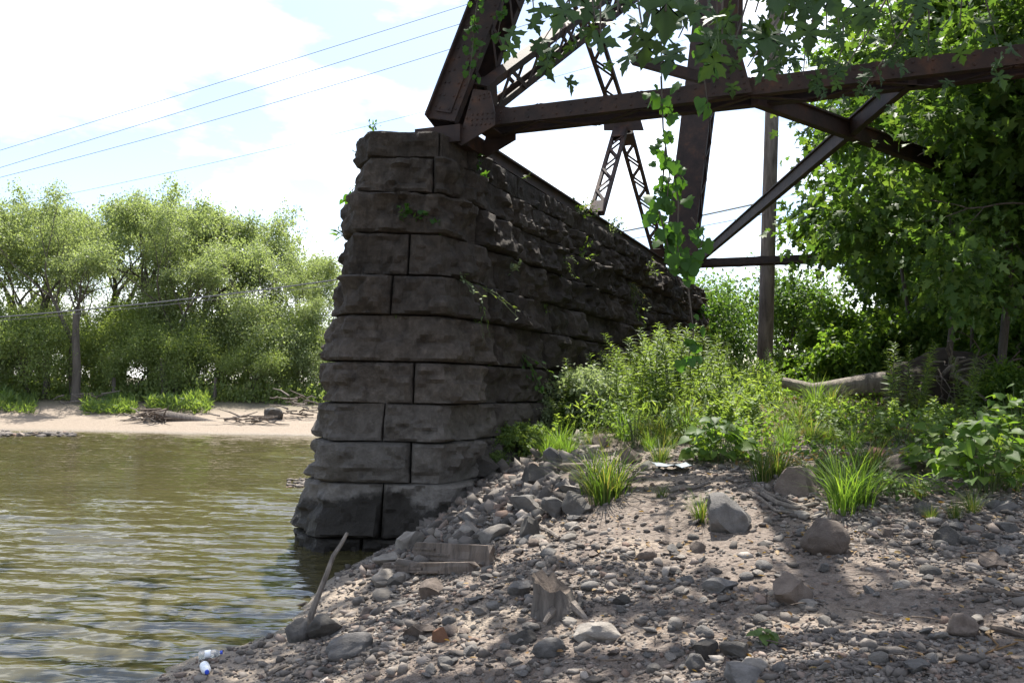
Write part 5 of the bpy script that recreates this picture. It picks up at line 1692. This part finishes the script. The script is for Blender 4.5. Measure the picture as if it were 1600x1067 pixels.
tuft(1105, 720, 46, 3, 'dark grass at the left of the path near the broad leaves')
tuft(1150, 715, 50, 3, 'dark grass right of the broad leaves by the path')
GZ_ = [(830, 960, 680, 720, 8, 'under the pale shrub'), (960, 1120, 660, 725, 18, 'along the edge of the weed bed'), (1130, 1330, 630, 720, 22, 'on the rise left of the log'), (1240, 1450, 690, 780, 22, 'on the rocky slope'), (1430, 1600, 660, 790, 14, 'on the slope at the right')]
for x0, x1, y0_, y1_, n, where in GZ_:
    for i in range(n):
        tuft(random.uniform(x0, x1), random.uniform(y0_, y1_), random.uniform(22, 55), random.choice((0, 1, 3, 3)), 'grass tuft growing ' + where, 'grass tufts ' + where)
# broad leaved plants
def broad(px, py, w, h, n, size, lmat, shape, label, group='broad leaved plants', name='broadleaf_plant'):
    p = ground_at(px, py)
    k = p.y / FPX
    root = empty(name, p, label, 'plant', group)
    P, T, N = [], [], []
    mb = MB()
    for i in range(n):
        a = random.uniform(0, 6.28); f = random.uniform(0, 1) ** .6
        q = Vector((math.cos(a) * f * w * k / 2, math.sin(a) * f * w * k / 2.4, h * k * (random.uniform(.25, 1) * (1.1 - .6 * f * f))))
        P.append((q + p)[:]); T.append((math.cos(a) + random.gauss(0, .5), math.sin(a) + random.gauss(0, .5) - .2, random.gauss(-.3, .3))); N.append((random.gauss(0, .35), random.gauss(-.25, .35), 1))
        if i % 4 == 0: mb.tube([p + Vector((q.x * .3, q.y * .3, -.02)), p + q * .6 + UPZ * .03, p + q], [.005, .004, .003], 4)
    lm = leaf_field('leaves', shape, arr(P), arr(T), arr(N), size * rng.uniform(.6, 1.2, n), lmat)
    lm.transform(Matrix.Translation(-p)); obj('leaves', lm, root)
    mb.build('stem', M_STEM, root)
broad(1120, 722, 110, 66, 120, .13, M_UNDER, HEART, 'dark broad leaved plant on the left of the path')
broad(1540, 770, 150, 110, 170, .11, M_UNDER, HEART, 'heart leaved plant sprawling on the slope at the right edge')
broad(1480, 745, 120, 80, 140, .09, M_UNDER, HEART, 'heart leaved plant left of the sprawling one')
broad(1590, 720, 120, 110, 150, .10, M_UNDER, HEART, 'tall heart leaved plant cut by the right edge')
broad(1425, 700, 110, 70, 140, .085, M_WEED, OVAL, 'bright leafy plant above the purplish rock')
broad(1300, 735, 110, 50, 120, .07, M_UNDER, OVAL, 'low leafy plant on the rocky slope')
broad(1405, 775, 150, 36, 150, .06, M_UNDER, OVAL, 'creeping small leaved plant below the purplish rock')
broad(1340, 690, 120, 60, 120, .08, M_WEED, OVAL, 'leafy plant in the sun below the fallen log')
broad(1530, 690, 140, 60, 140, .09, M_UNDER, OVAL, 'leafy plant just below the dark branches')
broad(1192, 1010, 26, 30, 12, .055, M_WEED, HEART, 'small bright green seedling on the gravel', None, 'seedling')
broad(755, 873, 16, 10, 6, .05, M_GRASS, HEART, 'tiny green seedling at the end of the planks', None, 'seedling')
broad(1068, 690, 70, 60, 90, .09, M_WEED, OVAL, 'leafy plant at the edge of the path by the tall weeds')
broad(990, 700, 90, 60, 110, .07, M_WEED, OVAL, 'leafy plant in front of the tall middle clump')
# ground cover
def cover(name, px0, px1, d0, d1, n, hgt, shape, size, mat, label, zmin):
    d = rng.uniform(d0 ** .5, d1 ** .5, n) ** 2; px = rng.uniform(px0, px1, n)
    X, Y = (px - 800) / FPX * d, d
    inl = (X - pier_pt(CUM[4], 0).x) * BX.x + (Y - pier_pt(CUM[4], 0).y) * BX.y
    cl = np.clip(fbm(X * 1.1, Y * 1.1, 111) * 1.7 + .45, 0, 1)
    Z0 = height(X, Y)
    k = (rng.uniform(0, 1, n) < cl) & (Z0 > zmin) & (inl > .15)
    X, Y, Z0, cl = X[k], Y[k], Z0[k], cl[k]
    Z = Z0 + rng.uniform(0, 1, len(X)) ** 1.5 * hgt * cl + .01
    tip = rng.normal(0, .7, (len(X), 3)) + np.array([0, 0, .45]); nrm = rng.normal(0, .6, (len(X), 3)) + np.array([0, 0, .8])
    tag(obj(name, leaf_field(name, shape, np.stack([X, Y, Z], 1), tip, nrm, size * rng.uniform(.5, 1.3, len(X)), mat)), label, name.replace('_', ' '), None, 'stuff')
cover('ground_cover', 1150, 2100, 8.6, 17, 26000, .30, OVAL, .06, M_UNDER, 'low leafy ground cover on the slope', 1.22)
cover('weed_bed', 830, 1225, 11.6, 24, 26000, .55, LANCE, .13, M_WEED, 'dense low weeds between the pier and the log', 1.22)
cover('leaf_litter', 1150, 1640, 8.0, 20, 9000, .02, OVAL, .06, M_DRY, 'dry fallen leaves under the wood', 1.2)
cover('wood_floor', 1000, 1750, 16, 40, 26000, .9, OVAL, .14, M_UNDER, 'green undergrowth under the wood', 1.2)

# dry leaves and twigs fallen on the open bank
xy = bank_points(2600, lambda x, y: np.full(len(x), .8) * (height(x, y, False) > .3))
zz = height(xy[:, 0], xy[:, 1]) + .022
a_ = rng.uniform(0, 6.28, len(xy))
tag(obj('fallen_leaves', leaf_field('fallen_leaves', OVAL, np.c_[xy, zz], np.stack([np.cos(a_), np.sin(a_), rng.normal(0, .25, len(xy))], 1), np.stack([rng.normal(0, .4, len(xy)), rng.normal(0, .4, len(xy)), np.ones(len(xy))], 1), rng.uniform(.02, .055, len(xy)), M_DRY)), 'dry leaves fallen on the gravel', 'fallen leaves', None, 'stuff')
xy = bank_points(900, lambda x, y: np.full(len(x), .8) * (height(x, y, False) > .25))
mb = MB()
for (x_, y_), hz in zip(xy, height(xy[:, 0], xy[:, 1])):
    a = random.uniform(0, 6.28); L_ = random.uniform(.05, .22)
    p0 = Vector((x_, y_, hz + .022)); d_ = Vector((math.cos(a), math.sin(a), random.gauss(0, .12)))
    mb.tube([p0, p0 + d_ * L_ * .5 + Vector((random.gauss(0, .012), random.gauss(0, .012), .008)), p0 + d_ * L_], [.005, .004, .002], 4, False)
tag(mb.build('twig_litter', M_ROOT), 'small broken twigs strewn on the gravel', 'twigs', None, 'stuff')

# little plants rooted in the joints of the pier
def sprig(px, py, n, size, reach, hang, shape, lmat, label, name='wall_plant', group='small plants rooted in the pier joints'):
    n = int(n * 1.6); size *= 1.15
    p, nrm = on_pier(px, py)
    root = empty(name, p, label, 'plant', group)
    P, T, N = [], [], []
    mb = MB()
    for s in range(max(1, n // 9)):
        d = (nrm * random.uniform(.3, .8) + Vector((random.gauss(0, .4), random.gauss(0, .3), (-.9 if hang else .6) + random.gauss(0, .35)))).normalized()
        a = p - nrm * .03; b1 = a + d * reach * .5 + nrm * .03; c = a + d * reach - UPZ * (.1 if hang else .04) * reach
        mb.tube([a, b1, c], [.006, .004, .002], 4)
        for k in range(min(n, 9)):
            q = (a.lerp(b1, .4 + random.random() * .6) if k % 2 else b1.lerp(c, random.random())) + Vector((random.gauss(0, .02), random.gauss(0, .02), random.gauss(0, .02)))
            P.append(q[:]); T.append((d + Vector((random.gauss(0, .7), random.gauss(0, .7), random.gauss(0, .5))))[:]); N.append((random.gauss(0, .4) + nrm.x * .4, random.gauss(0, .4) + nrm.y * .4, .8))
    lm = leaf_field('leaves', shape, arr(P), arr(T), arr(N), size * rng.uniform(.6, 1.2, len(P)), lmat)
    lm.transform(Matrix.Translation(-p)); obj('leaves', lm, root)
    mb.build('stem', M_STEM, root)
SP = [(628, 358, 22, .075, .42, 0, HEART, M_VINE, 'bright leafy sprig leaning left, high on the pier end face'), (682, 362, 12, .06, .14, 0, HEART, M_VINE, 'small green sprig right of the bright leafy one'), (745, 285, 12, .055, .2, 0, OVAL, M_VINE, 'bluish green sprig near the top corner of the pier'),
      (668, 492, 9, .045, .13, 0, LANCE, M_VINE, 'tiny green sprig in a joint of the end face'), (613, 484, 9, .04, .14, 1, LANCE, M_VINE, 'tiny hanging sprig in a vertical joint of the end face'), (541, 285, 14, .075, .30, 1, HEART, M_VINE, 'round leaved sprig dangling off the left edge of the pier'), (530, 372, 18, .13, .28, 0, LANCE, M_VINE, 'grassy sprig sticking out of the left edge of the pier'), (552, 240, 9, .05, .30, 0, LANCE, M_VINE, 'twiggy sprig near the top left edge of the pier'),
      (580, 203, 16, .05, .16, 0, OVAL, M_VINE, 'low green sprig on the top left corner of the pier'), (742, 232, 26, .06, .26, 1, HEART, M_VINE, 'leafy sprig under the gusset plate'), (742, 440, 40, .07, .75, 1, LANCE, M_WEED, 'long narrow weed hanging on the side of the pier'), (716, 428, 24, .06, .5, 1, OVAL, M_SILVER, 'pale weed near the corner of the pier'),
      (793, 430, 22, .08, .3, 0, OVAL, M_SILVER, 'pale leafy weed in the middle of the pier side'), (800, 465, 14, .10, .22, 1, LANCE, M_GRASS, 'yellowish drooping weed below the pale leafy one'), (872, 400, 30, .07, .5, 1, LANCE, M_WEED, 'hanging weed high in the middle of the pier side'), (900, 408, 26, .08, .45, 0, OVAL, M_WEED, 'pale upright weed beside the hanging one'),
      (815, 275, 10, .09, .16, 0, LANCE, M_GRASS, 'yellow grass sprig on the ledge below the strut'), (980, 440, 60, .09, .6, 1, LANCE, M_GRASS, 'big drooping grassy weed on the far half of the pier side'), (1000, 430, 50, .09, .5, 0, LANCE, M_WEED, 'bushy weed above the big drooping one'), (985, 480, 36, .08, .5, 1, OVAL, M_WEED, 'weed trailing below the big drooping one'),
      (920, 300, 60, .07, .42, 0, OVAL, M_GRASS, 'yellow green shrublet on the pier top below the sway brace'), (965, 345, 50, .07, .40, 0, OVAL, M_SILVER, 'pale shrublet on the pier top right of the sway brace'), (815, 548, 34, .07, .6, 1, OVAL, M_VINE, 'green creeper hanging low on the pier side'), (760, 580, 14, .06, .2, 0, LANCE, M_VINE, 'green sprig low on the pier side'),
      (1085, 470, 40, .12, .6, 1, GRAPE, M_VINE, 'vine leaves trailing at the far corner of the pier'), (1095, 520, 30, .12, .5, 1, GRAPE, M_VINE, 'vine leaves lower at the far corner of the pier'), (985, 570, 30, .08, .5, 1, OVAL, M_WEED, 'weed on the pier side behind the tall clump'), (850, 470, 10, .06, .2, 1, OVAL, M_WEED, 'small weed under a bulging block')]
for a in SP: sprig(*a)
p, nrm = on_pier(1108, 518)
sprig(1107, 516, 40, .06, .25, 0, LANCE, M_DRY, 'tuft of orange dry moss at the far end of the pier')

# hanging grape vine: each leaf its own object
GL = []
for i in range(4):
    V, F = GRAPE
    GL.append(np_mesh('leaf', [(x, y, z + .06 * math.sin(4 * y + i)) for x, y, z in V], F, M_VINE))
HL = [np_mesh('leaf', *HEART, M_VINE)]
def vine(name, label, strands, leafm, size, group=None):
    first = at(*strands[0][0][0])
    root = empty(name, first, label, 'vine', group)
    for pix, n, wid, s in strands:
        pts = [at(*q) for q in pix]
        mb = MB(); mb.tube(pts, [.012 - .008 * i / (len(pts) - 1) for i in range(len(pts))], 5); mb.build('stem', M_BARK, root, True)
        for i in range(n):
            f = random.uniform(0, len(pts) - 1.001); j = int(f)
            q = pts[j].lerp(pts[j + 1], f - j) + Vector((random.gauss(0, wid), random.gauss(0, wid * .6), random.gauss(0, .05)))
            put_leaf(random.choice(leafm), root, q, Vector((random.gauss(0, .5), random.gauss(-.15, .5), -1)), Vector((random.gauss(0, .4), -.8, .55 + random.gauss(0, .3))), s * random.uniform(.45, 1.15))
D = 8.6
vine('grape_vine', 'long grape vine hanging from the maple in front of the far bridge post',
     [([(1030, -60, D), (1033, 60, D), (1034, 130, D), (1032, 180, D)], 12, .07, .10), ([(1033, 120, D), (1036, 200, D), (1046, 270, D), (1040, 340, D)], 26, .09, .14), ([(1040, 230, D), (1034, 300, D + .1), (1020, 350, D)], 20, .08, .14), ([(1052, 250, D), (1060, 320, D), (1058, 380, D), (1064, 430, D)], 34, .09, .145), ([(1080, 340, D), (1100, 370, D), (1086, 410, D)], 8, .05, .15),
      ([(1072, 420, D), (1078, 470, D), (1084, 520, D), (1076, 560, D)], 16, .05, .12), ([(1030, 330, D), (1045, 390, D), (1062, 420, D)], 14, .07, .15)], GL, .15)
vine('round_leaved_vine', 'thin vine with pale round leaves hanging over the bottom chord',
     [([(1108, -50, 6.6), (1106, 60, 6.6), (1100, 120, 6.6), (1108, 178, 6.6)], 22, .055, .10)], HL, .1)
vine('post_creeper', 'pale creeper hanging down the face of the near bridge post',
     [([(752, -40, 10.55), (742, 30, 10.5), (738, 80, 10.45), (732, 132, 10.45)], 60, .05, .085), ([(788, -30, 10.6), (784, 20, 10.6), (776, 66, 10.6)], 26, .05, .10)], GL, .1)

# wooden pole and wires
pole = empty('utility_pole', (at(1193, 600, 24).x, 24, gz(at(1193, 600, 24).x, 24)), 'tall weathered wooden utility pole beyond the bridge', 'pole')
pb = Vector((at(1193, 600, 24).x, 24, pole.location.z - .4)); pt = at(1216, -160, 24)
mb = MB(); mb.tube([pb, pb.lerp(pt, .25), pb.lerp(pt, .5), pb.lerp(pt, .75), pt], [.225, .21, .20, .185, .165], 16, True, .02); mb.build('shaft', M_POLE, pole, True)
mb = MB(); mb.bar(at(1213, -120, 24) - Vector((1.2, 0, 0)) + Vector((0, -.28, 0)), at(1213, -120, 24) + Vector((1.2, -.28, 0)), UPZ, .14, .11); mb.build('crossarm', M_POLE, pole)
lx = at(-420, 600, 36)
pole2 = empty('utility_pole', (lx.x, 36, gz(lx.x, 36)), 'wooden utility pole across the river, off to the left', 'pole')
mb = MB(); mb.tube([Vector((lx.x, 36, pole2.location.z - .4)), Vector((lx.x, 36, 16))], [.26, .2], 14); mb.build('shaft', M_POLE, pole2, True)
def wire(pix, r, label, group='wires across the river'):
    xs = [p[0] for p in pix]; co = np.polyfit(xs, [p[1] for p in pix], 2 if len(pix) > 2 else 1)
    pts = []
    for px in np.linspace(-420, 1212, 40):
        t = (px + 420) / 1632
        # along a straight run between the two poles
        a, b_ = Vector((lx.x, 36, 0)), Vector((pt.x, 23.75, 0))
        lo, hi = 0.0, 1.0
        for _ in range(30):
            m = (lo + hi) / 2; q = a.lerp(b_, m)
            if proj(Vector((q.x, q.y, 6)))[0] < px: lo = m
            else: hi = m
        q = a.lerp(b_, lo)
        pts.append(at(px, float(np.polyval(co, px)), q.y))
    mb = MB(); mb.tube(pts, r, 5); mb.build_at('power_line', M_WIRE, pts[-1], label, 'power line', group)
wire([(0, 235), (350, 128), (735, 5), (1213, -148)], .010, 'topmost of the thin wires crossing the sky')
wire([(0, 262), (350, 155), (735, 32), (1213, -121)], .010, 'second thin wire from the top across the sky')
wire([(0, 277), (350, 185), (735, 66), (1213, -95)], .010, 'third thin wire from the top across the sky')
wire([(160, 292), (400, 240), (660, 175), (1213, 20)], .007, 'faint lowest wire across the sky, just above the trees')
wire([(0, 494), (262, 472), (520, 440), (950, 362), (1195, 318)], .024, 'thick sagging cable crossing in front of the far trees')
wire([(0, 500), (262, 477), (520, 446), (960, 376), (1195, 336)], .010, 'thin cable just below the thick sagging one')

# distant trees beyond the meadow on the right
n = 9000
X = rng.uniform(20, 330, n); Y = rng.uniform(330, 360, n)
top = 6.5 + 3.0 * fbm(X * .06, X * 0, 131) + 1.6 * fbm(X * .3, X * 0, 137)
Zd = 1.5 + rng.uniform(0, 1, n) ** .7 * top
tag(obj('distant_trees', leaf_field('distant_trees', DIAMOND, np.stack([X, Y, Zd], 1), rng.normal(0, 1, (n, 3)), rng.normal(0, 1, (n, 3)) + np.array([0, 0, 1]), rng.uniform(1.5, 3.2, n), M_FARDARK)), 'distant belt of trees on the horizon beyond the pole', 'distant trees', None, 'stuff')
